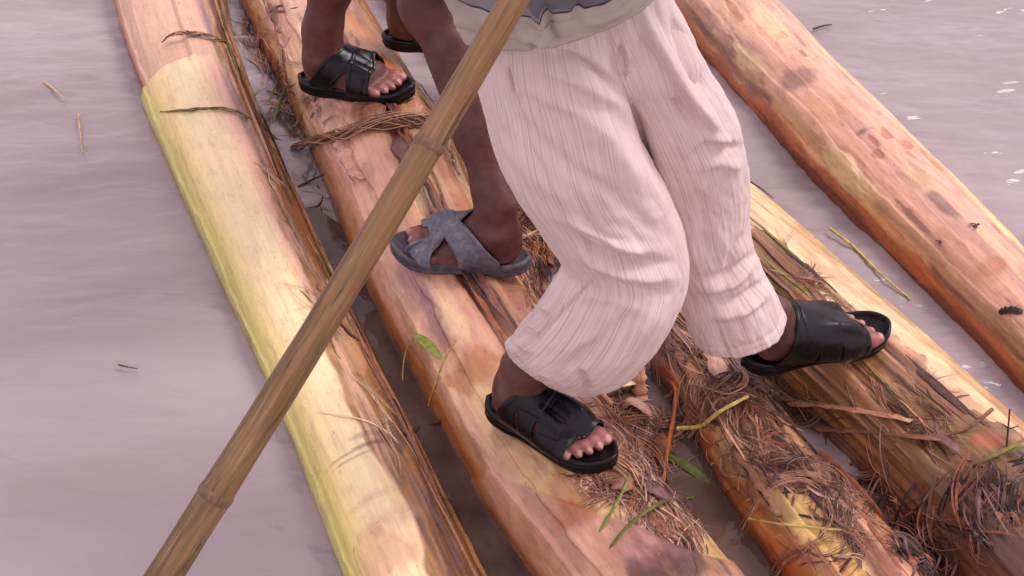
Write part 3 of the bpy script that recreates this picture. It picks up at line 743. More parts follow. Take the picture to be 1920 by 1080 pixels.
def torso_prims(hl, hr, sh_l, sh_r, head, face):
    pel = (hl + hr) / 2 + A3(0, 0, .06); ch = (sh_l + sh_r) / 2
    out = [(hl, hr, .095, .095, .06), (hl * .7 + hr * .3 + A3(0, 0, .1), ch - A3(0, 0, .16), .10, .115, .08), (hr * .7 + hl * .3 + A3(0, 0, .1), ch - A3(0, 0, .16), .10, .115, .08),
           (sh_l * .7 + sh_r * .3 - A3(0, 0, .1), sh_r * .7 + sh_l * .3 - A3(0, 0, .1), .11, .11, .08), (sh_l, sh_r, .055, .055, .06), (ch, head - A3(0, 0, .08), .055, .05, .04)]
    f = np.asarray(face, float); f /= np.linalg.norm(f); l_ = np.cross([0, 0, 1], f)
    out += [(head, head + A3(0, 0, .035) - f * .02, .078, .085, .03), (head + f * .03 - A3(0, 0, .075), head + f * .02, .045, .07, .03), (head + f * .088 - A3(0, 0, .005), head + f * .102 - A3(0, 0, .04), .009, .015, .012),
            (head + f * .088 + l_ * .018 - A3(0, 0, .072), head + f * .088 - l_ * .018 - A3(0, 0, .072), .010, .010, .01), (head + f * .08 + l_ * .03 + A3(0, 0, .004), head + f * .082 + l_ * .03 + A3(0, 0, .004), .014, .014, .006),
            (head + f * .08 - l_ * .03 + A3(0, 0, .004), head + f * .082 - l_ * .03 + A3(0, 0, .004), .014, .014, .006), (head + l_ * .084, head + l_ * .086 - A3(0, 0, .035), .014, .012, .008), (head - l_ * .084, head - l_ * .086 - A3(0, 0, .035), .014, .012, .008)]
    return out
def axis_grid(lo, hi, fine):
    return np.arange(lo, hi, fine)
def body_mesh(prims, feet, skin, root, res=0.0034):
    pts = np.array([q for (a, b, *_ ) in prims for q in (a, b)])
    lo, hi = pts.min(0) - .15, pts.max(0) + .15
    fl = min(f.o[2] for f in feet)
    xs, ys = np.arange(lo[0], hi[0], res), np.arange(lo[1], hi[1], res)
    zs = [fl - 0.02]
    while zs[-1] < hi[2]: zs.append(zs[-1] + (0.003 if zs[-1] < fl + .17 else 0.006 if zs[-1] < fl + .5 else 0.011))
    zs = np.array(zs)
    V, Fc = surface_nets(grid_sdf(xs, ys, zs, prims), xs, ys, zs)
    # colour: warmer heels, soles and toes, pale nails
    col = np.tile(skin, (len(V), 1))
    for f in feet:
        q = f.loc(V); near = (q[:, 2] < .2) & (np.abs(q[:, 1]) < .08) & (q[:, 0] > -.04) & (q[:, 0] < .3)
        warm = sstep(.07, .035, q[:, 2]) * near
        toe = sstep(.185, .222, q[:, 0] + .5 * np.abs(np.minimum(q[:, 1] * f.side, 0))) * near
        m = np.clip(warm * .55 + toe * .75, 0, 1)
        col = lay(col, m, srgb(150, 94, 86))
        low = sstep(.045, .03, q[:, 2]) * sstep(.14, .10, q[:, 0]) * near
        col = lay(col, low * 0.5, srgb(172, 118, 104))
        for (nx, ny, nz) in NAILS:
            nx, ny, nz = nx * .945 + .004, ny * .945, nz * .945
            d = np.sqrt(((q[:, 0] - nx) / .0085) ** 2 + ((q[:, 1] - ny * f.side) / (.0095 if ny > .02 else .0058)) ** 2 + ((q[:, 2] - nz - SOLE_T) / .007) ** 2)
            col = lay(col, sstep(1.15, .8, d) * .8, srgb(196, 148, 140))
    return mesh_obj('body', V, Fc, M_SKIN, root, np.clip(col, .003, .9))
def garment(name, prims, zlo, zhi, col, root, grow=.016, res=.011):
    pts = np.array([q for (a, b, *_ ) in prims for q in (a, b)]); lo, hi = pts.min(0) - .2, pts.max(0) + .2
    xs, ys, zs = [np.arange(lo[i], hi[i], res) for i in range(3)]
    V, Fc = surface_nets(grid_sdf(xs, ys, zs, [(a, b, ra + grow, rb + grow, k) for (a, b, ra, rb, k) in prims]), xs, ys, zs)
    z = V[Fc].mean(1)[:, 2]; Fc = Fc[(z > zlo) & (z < zhi)]
    u, inv = np.unique(Fc, return_inverse=True)
    c = np.tile(col, (len(u), 1))
    o = mesh_obj(name, V[u], inv.reshape(-1, 4), M_CLOTH, root, c)
    s = o.modifiers.new('thickness', 'SOLIDIFY'); s.thickness = .003
    return o

# --- sandals
OUT_X = [-.018, -.006, .015, .045, .08, .13, .175, .215, .245, .262, .268]
OUT_LAT = [0, -.021, -.033, -.036, -.035, -.041, -.047, -.044, -.031, -.014, 0]
OUT_MED = [0, .021, .033, .035, .032, .034, .042, .044, .036, .018, 0]
def sandal(ft, root, mat, matsole, bands, holes=(), gap=0.0065, rim=0.008, label=None, emboss=()):
    sd = ft.side
    ring = [(x, y) for x, y in zip(OUT_X, OUT_LAT)] + [(x, y) for x, y in zip(OUT_X[::-1][1:-1], OUT_MED[::-1][1:-1])]
    ring = np.array(ring + [ring[0]]); N = 150
    ring = smooth_path(np.c_[ring, np.zeros(len(ring))], N + 1)[:-1, :2]
    cen = np.array([.125, 0]); tn = np.roll(ring, -1, 0) - np.roll(ring, 1, 0); nrm = np.c_[-tn[:, 1], tn[:, 0]]; nrm /= np.linalg.norm(nrm, axis=1)[:, None]
    nrm *= np.sign(((cen - ring) * nrm).sum(1))[:, None]   # inward
    prof = [(.004, 0), (.0, .003), (-.001, .009), (.0015, .0125), (-.0005, .015), (-.0015, SOLE_T - .003), (.0, SOLE_T + rim - .003), (.003, SOLE_T + rim), (.007, SOLE_T + rim - .002), (.0095, SOLE_T + .001), (.013, SOLE_T - .001)]
    rows = []
    for (ins, z) in prof:
        p = ring + nrm * ins
        zt = z + .014 * sstep(.2, .27, p[:, 0]) ** 1.3 + .006 * sstep(.06, -.02, p[:, 0])
        rows.append(np.c_[p, zt])
    for k in (.75, .45, .15, .02):
        p = cen + (rows[10][:, :2] - cen) * np.array([1, 1]) * k
        rows.append(np.c_[p, SOLE_T - .001 + .014 * sstep(.2, .27, p[:, 0]) ** 1.3])
    V = np.vstack(rows); V[:, 1] *= sd
    f = grid_faces(len(rows), N, True)
    if sd < 0: f = f[:, ::-1]
    bot = [list(range(N))]
    W = ft.w(V)
    sole = mesh_obj('sandal', W, f.tolist() + bot, matsole, root)
    if label: sole['label'] = label
    # straps hug the foot: march out from its axis until clear of the skin
    pr = foot_prims(sd)
    for bi, (lat, top, med) in enumerate(bands):
        nph, nx = 110, max(24, int(abs(top[1] - top[0]) / .0016))
        ph = np.radians(np.linspace(-104, 104, nph))
        e = np.sin(ph); e_ = np.abs(e) ** 1.3
        def edge(j): return top[j] + (np.where(e < 0, lat[j], med[j]) - top[j]) * e_
        xb, xf = edge(0), edge(1)
        t = np.linspace(0, 1, nx)
        X = xb[None] + (xf - xb)[None] * t[:, None]; PHI = np.broadcast_to(ph[None], X.shape)
        yc = -.004 + 0 * X; zc = SOLE_T + .018 + 0 * X
        dy, dz = np.sin(PHI) * sd, np.cos(PHI)
        rr = np.linspace(.012, .12, 70); best = np.full(X.shape, .03)
        for r in rr[::-1]:
            q = np.stack([X, (yc * sd * 1.0 + dy * r), zc + dz * r], -1)
            v = sdf(q, pr) - gap - .0012 * bi
            best = np.where((v < 0) & (best <= .0301), r, best)
        k = np.ones(7) / 7
        pad = np.pad(best, ((3, 3), (3, 3)), 'edge')
        best = np.apply_along_axis(lambda a: np.convolve(a, k, 'valid'), 0, pad); best = np.apply_along_axis(lambda a: np.convolve(a, k, 'valid'), 1, best)
        # sides run straight down into the rim of the sole
        yl = np.interp(X, OUT_X, -np.array(OUT_LAT)) - .006; ym = np.interp(X, OUT_X, OUT_MED) - .006
        lim = np.where(np.sin(PHI) < 0, yl + yc, ym - yc)
        best = np.where(np.abs(np.sin(PHI)) > .35, np.maximum(best, np.minimum((lim * .98) / np.maximum(np.abs(np.sin(PHI)), .05), best * 1.25)), best)
        pad = np.pad(best, ((3, 3), (3, 3)), 'edge')
        best = np.apply_along_axis(lambda a: np.convolve(a, k, 'valid'), 0, pad); best = np.apply_along_axis(lambda a: np.convolve(a, k, 'valid'), 1, best)
        pad = np.pad(best, ((3, 3), (3, 3)), 'edge')
        best = np.apply_along_axis(lambda a: np.convolve(a, k, 'valid'), 0, pad); best = np.apply_along_axis(lambda a: np.convolve(a, k, 'valid'), 1, best)
        edge_t = np.minimum(t, 1 - t)[:, None] * np.abs(xf - xb)[None]
        best = best + .0018 * sstep(.001, .004, edge_t) * sstep(.010, .005, edge_t)      # rolled edge
        deg = np.degrees(PHI)
        for (x0, p0, lx, lp, amp) in emboss:               # raised or pressed panels
            d = np.maximum(np.abs(X - x0) / lx, np.abs(deg - p0) / lp)
            best = best + amp * sstep(1.04, .94, d)
        q = np.stack([X, yc * sd + dy * best, np.maximum(zc + dz * best, SOLE_T * .7)], -1)
        keep = np.ones(X.shape, bool)
        for (x0, p0, lx, lp) in holes:
            keep &= ((X - x0 - .0004 * (deg - p0) * 0) / lx) ** 2 + ((deg - p0) / lp) ** 2 > 1
        Wq = ft.w(q.reshape(-1, 3)); fc = grid_faces(nx, nph)
        fc = fc[keep.reshape(-1)[fc].all(1)]
        if sd > 0: fc = fc[:, ::-1]
        st = mesh_obj('strap', Wq, fc, mat, sole)
        m = st.modifiers.new('thickness', 'SOLIDIFY'); m.thickness = .0036; m.offset = 1.0
    return sole

# --- lofted cloth: rows (left x, left y, right x, right y, distance, depth ratio), folds drawn on the near face
def cloth_loft(name, rows, folds, mat, root, n_t=220, n_a=190, seed=0, wrinkle=.004, colour=None, hem=None):
    L = np.array([PD(r[0], r[1], r[4]) for r in rows]); R = np.array([PD(r[2], r[3], r[4]) for r in rows]); ra = np.array([r[5] for r in rows])
    c0 = (L + R) / 2
    d = np.r_[0, np.cumsum(np.linalg.norm(np.diff(c0, axis=0), axis=1))]
    t = np.linspace(0, d[-1], n_t)
    Ls, Rs, rs = interp(d, L, t), interp(d, R, t), interp(d, ra, t)
    C = (Ls + Rs) / 2; E1 = (Rs - Ls) / 2
    T = np.gradient(C, axis=0); T /= np.linalg.norm(T, axis=1)[:, None]
    E2 = np.cross(T, E1); E2 *= np.sign((E2 * (A3(0, 0, CAM_H) - C)).sum(1))[:, None]
    E2 = E2 / np.linalg.norm(E2, axis=1)[:, None] * np.linalg.norm(E1, axis=1)[:, None] * rs
    a = np.linspace(-np.pi, np.pi, n_a + 1)[:-1] + np.pi / 2
    ca, sa = np.cos(a), np.sin(a)
    pw = lambda v: np.sign(v) * np.abs(v) ** 0.92
    V = C[:, None] + E1[:, None] * pw(ca)[None, :, None] + E2[:, None] * pw(sa)[None, :, None]
    N = E1[:, None] * (ca * rs)[..., None] + (E2 / rs)[:, None] * sa[None, :, None]
    N /= np.linalg.norm(N, axis=2)[..., None]
    dep = V[..., 1] * CP + (CAM_H - V[..., 2]) * SP
    qx = 960 + F * V[..., 0] / dep; qy = 540 - F * (V[..., 1] * SP - (CAM_H - V[..., 2]) * CP) / dep
    near = sstep(-.15, .3, sa)[None] * np.ones_like(qx)
    disp = np.zeros_like(qx)
    for (pl, w, amp) in folds:
        pl = smooth_path(np.c_[np.array(pl, float), np.zeros(len(pl))], 14)[:, :2]
        best = np.full(qx.shape, 1e9); along = np.zeros_like(qx)
        for i in range(len(pl) - 1):
            ab = pl[i + 1] - pl[i]; tt = np.clip(((qx - pl[i][0]) * ab[0] + (qy - pl[i][1]) * ab[1]) / (ab @ ab), 0, 1)
            dd = (qx - pl[i][0] - tt * ab[0]) ** 2 + (qy - pl[i][1] - tt * ab[1]) ** 2
            along = np.where(dd < best, (i + tt) / (len(pl) - 1), along); best = np.minimum(best, dd)
        taper = sstep(0, .3, along) * sstep(1, .7, along) * .85 + .15
        disp += 1.6 * amp * np.exp(-best / (w * w)) * near * taper
    u = a[None] * 0.1; v = t[:, None]
    uu = np.broadcast_to((ca * 1.0)[None], qx.shape); vv = np.broadcast_to(v, qx.shape); ss = np.broadcast_to(sa[None], qx.shape)
    disp += (fbm(uu * 2.2 + vv * 5 + 9, vv * 9 - uu * 1.4, ss * 1.6, 300 + seed, 4) - .5) * wrinkle * 2 + (.5 - np.abs(2 * fbm(uu * 2.6 + vv * 11 + 3, vv * 13 - uu * 3.4, ss * 2, 360 + seed, 3) - 1)) * wrinkle * .9 + (fbm(uu * 4 + vv * 16, vv * 26 - uu * 5, ss * 4, 330 + seed, 3) - .5) * wrinkle * .55
    if hem:                                            # stitched hem: a groove and slight flare
        e = t[-1] - t; disp += (-.0016 * np.exp(-((e - hem) / .0022) ** 2) + .0012 * sstep(hem, hem - .004, e))[:, None]
    V = V + N * disp[..., None]
    aw = np.linspace(-np.pi, np.pi, n_a + 1)[:-1]
    uv = np.stack([np.broadcast_to(aw[None] * .105 + seed, qx.shape), np.broadcast_to(v, qx.shape)], -1).reshape(-1, 2)
    dirt = sstep(.5, .66, fbm(uu * 5, vv * 22, ss * 5, 350 + seed, 4)) * sstep(.16, .0, t[-1] - vv) * .45
    col = np.ones(V.shape) * (1 - dirt[..., None] * np.array([.35, .48, .55])) if colour is None else colour(qx, qy, t[-1] - vv, uu, near)
    o = mesh_obj(name, V.reshape(-1, 3), grid_faces(n_t, n_a, True), mat, root, col.reshape(-1, 3), uv)
    s = o.modifiers.new('thickness', 'SOLIDIFY'); s.thickness = .0022; s.offset = -1
    return o, V

def person(label, group='men standing on the raft'):
    r = empty('person'); tag(r, label, 'person', group); return r

# ---- the bamboo pole (its line is needed for the hands)
POLE_A, POLE_B = PD(333, 1040, 1.40), PD(928, 62, 1.36)

# ---- man in striped trousers
man = person('man in pale striped trousers, grey shirt and black sandals, pushing with the bamboo pole')
fr = Foot(P(911, 752, .035), P(1153, 872, .035), 1, roll=math.radians(-3), drop=-.02)
fl = Foot(P(1390, 674, .045), P(1662, 612, .050), -1, roll=math.radians(7), drop=-.022)
kr, kl = PD(1212, 490, 1.985), PD(1288, 345, 2.075)
hr, hl = PD(1022, 95, 1.785), PD(1160, 62, 1.80)
print('depths', [round(depth_of(q), 3) for q in (fr.ankle(), kr, hr, fl.ankle(), kl, hl)])
shr, shl, head = A3(-.03, 1.50, 1.29), A3(.30, 1.54, 1.30), A3(.16, 1.50, 1.55)
pd_ = (POLE_B - POLE_A) / np.linalg.norm(POLE_B - POLE_A)
g1, g2 = POLE_B + pd_ * .22, POLE_B + pd_ * .40
legs = fr.prims() + fl.prims() + leg_prims(fr, kr, hr, .84, .8, .010) + leg_prims(fl, kl, hl, .74, .8, -.038)
tor = torso_prims(hl, hr, shl, shr, head, (.35, -.9, -.1)); tor[0] = (hl, hr, .06, .06, .06); tor[1:3] = [(a + A3(0, .03, 0), b + A3(0, .02, 0), .07, .1, .06) for (a, b, *_) in tor[1:3]]
def arm(sh, el, g, out):
    w = g + (el - g) / np.linalg.norm(el - g) * .085
    return [(sh, el, .045, .037, .03), (el, w, .037, .026, .03)] + hand_prims(w, g, pd_, el)
arms = arm(shr, A3(-.14, 1.36, 1.20), g1, 1) + arm(shl, A3(.36, 1.36, 1.16), g2, 1)
SK = srgb(92, 60, 52)
body_mesh(legs + tor + arms, [fr, fl], SK, man, .0036)
slide = [((.026, .186), (.084, .202), (.06, .210))]
sandal(fr, man, M_BLACK, M_BLACK, slide, [(.080, -62, .0042, 21), (.122, -60, .0042, 20)], emboss=[(.103, -62, .014, 26, .0022), (.100, -8, .022, 26, .0024), (.150, -24, .018, 36, .0018)])
sandal(fl, man, M_BLACK, M_BLACK, [((.030, .176), (.060, .196), (.028, .204))], [(.098, 74, .0028, 14), (.142, 76, .0028, 15)], emboss=[(.105, 12, .036, 42, .0026), (.12, 70, .018, 16, .0018)])
R_ROWS = [(868, -90, 1120, -90, 1.655, .62), (884, 30, 1142, 40, 1.70, .66), (898, 150, 1170, 160, 1.765, .72), (926, 262, 1202, 272, 1.825, .74), (970, 360, 1250, 366, 1.90, .74),
          (1024, 438, 1286, 452, 1.955, .74), (1056, 492, 1291, 512, 1.995, .74), (1038, 532, 1272, 574, 2.025, .76), (1006, 580, 1234, 642, 2.08, .8), (968, 622, 1176, 704, 2.14, .78), (953, 644, 1116, 734, 2.165, .6)]
R_FOLDS = [([(1020, 95), (1085, 112), (1130, 142), (1168, 176)], 7, -.010), ([(1000, 118), (1070, 142), (1130, 176), (1180, 215)], 14, .007),
           ([(985, 165), (1080, 205), (1170, 268)], 16, .005), ([(945, 185), (1010, 262), (1090, 330), (1180, 372)], 13, -.005), ([(930, 240), (1000, 330), (1080, 392)], 14, .004),
           ([(1060, 190), (1190, 325), (1266, 450)], 26, .007), ([(1110, 330), (1190, 400), (1240, 450)], 10, -.003),
           ([(1052, 428), (1120, 472), (1190, 494), (1262, 492)], 9, -.011), ([(1036, 402), (1110, 430), (1180, 464), (1240, 470)], 10, .007), ([(1085, 405), (1135, 440), (1172, 452)], 6, -.006),
           ([(1062, 470), (1130, 500), (1200, 520), (1268, 520)], 10, .007), ([(1120, 520), (1190, 545), (1250, 552)], 8, -.006), ([(1060, 545), (1150, 560), (1230, 590)], 14, .004),
           ([(1122, 516), (1040, 600), (985, 668)], 3.2, -.0035), ([(1116, 512), (1034, 596), (979, 664)], 4, .002),
           ([(1008, 566), (1034, 582)], 5, .005), ([(1000, 580), (1028, 594)], 4, -.004), ([(988, 605), (1022, 622)], 5, .005), ([(978, 622), (1012, 640)], 5, -.004), ([(968, 642), (1005, 660)], 5, .004),
           ([(1250, 560), (1180, 650), (1120, 720)], 16, .005), ([(1200, 580), (1110, 650), (1050, 700)], 14, -.005), ([(1150, 610), (1080, 650), (1020, 690)], 10, .003), ([(1080, 690), (1100, 720), (1104, 745)], 8, -.008),
           ([(952, 122), (960, 150), (966, 180)], 3, -.006), ([(962, 118), (970, 150), (974, 185)], 5, .005), ([(966, 182), (990, 260), (1040, 360), (1075, 430)], 3, -.0022)]
tr, _ = cloth_loft('trouser_leg', R_ROWS, R_FOLDS, M_TROUSER, man, 250, 220, 1, .0042, hem=.022)
L_ROWS = [(1012, -100, 1236, -100, 1.665, .62), (1040, 20, 1262, 0, 1.715, .66), (1120, 160, 1322, 120, 1.83, .74), (1176, 270, 1388, 245, 1.96, .76), (1206, 360, 1403, 335, 2.05, .78),
          (1236, 450, 1402, 424, 2.11, .8), (1266, 535, 1424, 492, 2.17, .84), (1284, 592, 1450, 543, 2.21, .92), (1300, 632, 1466, 582, 2.245, .98)]
L_FOLDS = [([(1205, 20), (1250, 110), (1300, 190), (1368, 268)], 13, .010), ([(1190, 40), (1225, 120), (1275, 200), (1330, 262)], 12, -.008), ([(1250, 30), (1295, 120), (1335, 190)], 10, -.006),
           ([(1290, 300), (1335, 272), (1390, 278)], 9, -.007), ([(1318, 252), (1372, 262)], 10, .007), ([(1300, 318), (1345, 300), (1398, 320)], 12, .006),
           ([(1180, 190), (1205, 270), (1225, 340)], 10, -.006), ([(1215, 220), (1250, 330), (1275, 430)], 18, .005), ([(1310, 350), (1320, 430), (1330, 490)], 16, -.004),
           ([(1420, 470), (1370, 512), (1310, 522)], 8, -.006), ([(1415, 490), (1370, 530), (1300, 545)], 9, .006), ([(1440, 520), (1390, 558), (1330, 572)], 8, -.006), ([(1448, 545), (1390, 584), (1320, 596)], 9, .005),
           ([(1400, 430), (1372, 480), (1360, 520)], 8, -.005), ([(1170, 75), (1178, 110), (1168, 150)], 5, .006), ([(1160, 75), (1166, 110), (1156, 150)], 4, -.006)]
cloth_loft('trouser_leg', L_ROWS, L_FOLDS, M_TROUSER, man, 250, 200, 2, .0042, hem=.022)
SEAT = [(878, -90, 1250, -110, 1.70, .40), (886, 30, 1266, 10, 1.735, .40), (900, 120, 1306, 105, 1.785, .38), (980, 168, 1300, 156, 1.82, .32), (1090, 186, 1240, 180, 1.84, .2), (1150, 194, 1200, 192, 1.855, .15)]
cloth_loft('trouser_seat', SEAT, [], M_TROUSER, man, 90, 160, 6, .002)
def shirt_col(qx, qy, e, uu, near):
    c = np.tile(srgb(178, 166, 152), qx.shape + (1,))
    w = e + (noise(qx / 60, 0.5, 0, 401) - .5) * .004
    p = (near > .2) & (uu > -.93)
    pan = sstep(.112, .115, w) * p
    blk = sstep(.45, .55, noise(qx / 46, qy / 30, 0, 402))
    pc = srgb(104, 104, 110) + (srgb(136, 134, 136) - srgb(104, 104, 110)) * blk[..., None]
    c = lay(c, pan, pc)
    ln = np.exp(-((w - .1135) / .0020) ** 2) * p
    c = lay(c, np.clip(ln * 1.3, 0, 1), srgb(26, 24, 34))
    return c
S_ROWS = [(830, -420, 1190, -450, 1.40, .8), (800, -260, 1215, -310, 1.49, .8), (786, -150, 1246, -225, 1.565, .8), (800, -86, 1250, -160, 1.625, .86), (832, -12, 1248, -114, 1.675, .92), (872, 54, 1236, -72, 1.70, .98)]
S_FOLDS = [([(985, 70), (1030, 95), (1065, 100)], 8, -.012), ([(950, 62), (1010, 74), (1060, 86)], 9, .008), ([(1000, -10), (1012, 40), (1026, 84)], 8, .008), ([(1016, 0), (1030, 45), (1050, 84)], 7, -.007),
           ([(1080, 40), (1130, 30), (1190, 0)], 9, .005), ([(850, 20), (880, 60), (900, 100)], 9, .006), ([(1090, -20), (1084, 20), (1070, 50)], 7, -.006), ([(930, 30), (960, 60), (990, 76)], 7, -.005)]
cloth_loft('shirt', S_ROWS, S_FOLDS, M_CLOTH, man, 200, 200, 3, .005, shirt_col, hem=.016)
garment('shirt_yoke', torso_prims(hl, hr, shl, shr, head, (.35, -.9, -.1))[2:5] + [arms[0], arms[len(arms) // 2]], 1.08, 1.36, srgb(156, 148, 142), man, .03)
def hair(head, root):
    garment('hair', [(head + A3(0, .0, .04), head + A3(0, .02, .03), .085, .085, .03)], head[2] + .03, 9, srgb(24, 20, 20), root, .008)
hair(head, man)

# ---- second man: bare leg and the grey-blue sandal
man2 = person('barelegged man behind the bamboo pole in a dusty grey-blue cross-strap sandal')
f2 = Foot(P(996, 492, .04), P(733, 465, .04), -1, roll=math.radians(2), drop=-.02)
f2b = Foot(P(1175, 275, .02), P(965, 262, .02), 1, drop=0.0)
k2, k2b = A3(-.152, 2.08, .47), A3(.10, 2.26, .47)
h2, h2b = A3(-.10, 2.10, .88), A3(.02, 2.26, .88)
sl2, sr2, hd2 = A3(-.08, 2.00, 1.38), A3(.0, 2.36, 1.38), A3(-.05, 2.18, 1.62)
lg2 = f2.prims() + f2b.prims() + leg_prims(f2, k2, h2, .9) + leg_prims(f2b, k2b, h2b, 1.0)
tp2 = torso_prims(h2, h2b, sl2, sr2, hd2, (-1, -.1, 0))
ar2 = [(sl2, A3(-.1, 1.93, 1.12), .045, .036, .03), (A3(-.1, 1.93, 1.12), A3(-.2, 1.95, .9), .036, .026, .03), (sr2, A3(.02, 2.44, 1.12), .045, .036, .03), (A3(.02, 2.44, 1.12), A3(-.06, 2.46, .9), .036, .026, .03)]
def open_hand(w, d):
    d = d / np.linalg.norm(d); s = np.cross(d, [0, 1, 0]); s /= np.linalg.norm(s)
    out = [(w, w + d * .07, .022, .028, .015)]
    for i in range(4):
        b = w + d * .08 + s * (i - 1.5) * .019; m = b + d * (.035 + .006 * (i in (1, 2))); e = m + d * .03 + A3(-.008, 0, 0)
        out += [(b, m, .0095, .0085, .004), (m, e, .0085, .0075, .003)]
    out += [(w + d * .02 - s * .025, w + d * .055 - s * .048, .012, .010, .006), (w + d * .055 - s * .048, w + d * .08 - s * .05, .010, .009, .004)]
    return out
hands2 = open_hand(A3(-.2, 1.95, .9), A3(-.1, 0, -1)) + open_hand(A3(-.06, 2.46, .9), A3(-.1, 0, -1))
body_mesh(lg2 + tp2 + ar2 + hands2, [f2, f2b], srgb(88, 52, 46), man2, .0036)
garment('shorts', leg_prims(f2, k2, h2)[-1:] + leg_prims(f2b, k2b, h2b)[-1:] + tp2[:3], .56, .98, srgb(70, 74, 90), man2, .03)
garment('shirt', tp2[:5] + ar2[:1] + ar2[2:3], .9, 1.42, srgb(130, 120, 116), man2, .02)
hair(hd2, man2)
cross = [((.040, .118), (.122, .172), (.06, .13)), ((.176, .232), (.128, .184), (.165, .215))]
sandal(f2, man2, M_BLUE, M_BLUEDARK, cross, rim=.005)
crossb = [((.035, .125), (.09, .16), (.06, .14)), ((.13, .2), (.12, .182), (.14, .2))]
sandal(f2b, man2, M_BLUE, M_BLUEDARK, cross, rim=.005)

# ---- third man at the back
man3 = person('barelegged man farthest back, standing with black sandals turned to the right')
f3 = Foot(P(560, 156, .03), P(778, 180, .03), 1, roll=math.radians(-2), drop=-.012)
f3b = Foot(P(717, 78, .02), P(925, 84, .02), -1, drop=-.01)
a3 = P(624, 88, .12)
k3, k3b = A3(a3[0] + .085, a3[1] + .02, .49), f3b.ankle() + A3(.03, .0, .36)
h3, h3b = k3 + A3(.03, .06, .41), k3b + A3(-.08, -.08, .41)
sr3, sl3 = h3 + A3(-.02, -.08, .5), h3b + A3(.02, .1, .5)
hd3 = (sr3 + sl3) / 2 + A3(.02, 0, .24)
lg3 = f3.prims() + f3b.prims() + leg_prims(f3, k3, h3, 1.05) + leg_prims(f3b, k3b, h3b, 1.16)
tp3 = torso_prims(h3b, h3, sl3, sr3, hd3, (1, 0, 0))
e3, e3b = sr3 + A3(-.04, -.06, -.27), sl3 + A3(-.04, .06, -.27)
ar3 = [(sr3, e3, .045, .036, .03), (e3, e3 + A3(.1, -.02, -.2), .036, .026, .03), (sl3, e3b, .045, .036, .03), (e3b, e3b + A3(.1, .02, -.2), .036, .026, .03)]
hands3 = open_hand(e3 + A3(.1, -.02, -.2), A3(.2, 0, -1)) + open_hand(e3b + A3(.1, .02, -.2), A3(.2, 0, -1))
body_mesh(lg3 + tp3 + ar3 + hands3, [f3, f3b], srgb(92, 54, 46), man3, .0038)
garment('shorts', leg_prims(f3, k3, h3, 1.1)[-1:] + leg_prims(f3b, k3b, h3b, 1.1)[-1:] + tp3[:3], .58, 1.0, srgb(60, 56, 58), man3, .03)
garment('shirt', tp3[:5] + ar3[:1] + ar3[2:3], .92, 1.46, srgb(150, 110, 90), man3, .02)
hair(hd3, man3)
sandal(f3, man3, M_BLACK, M_BLACK, [((.024, .084), (.096, .166), (.10, .18)), ((.118, .170), (.122, .180), (.06, .15))])
sandal(f3b, man3, M_BLACK, M_BLACK, [((.030, .168), (.098, .178), (.07, .19))], [(.088, -84, .017, 16)])

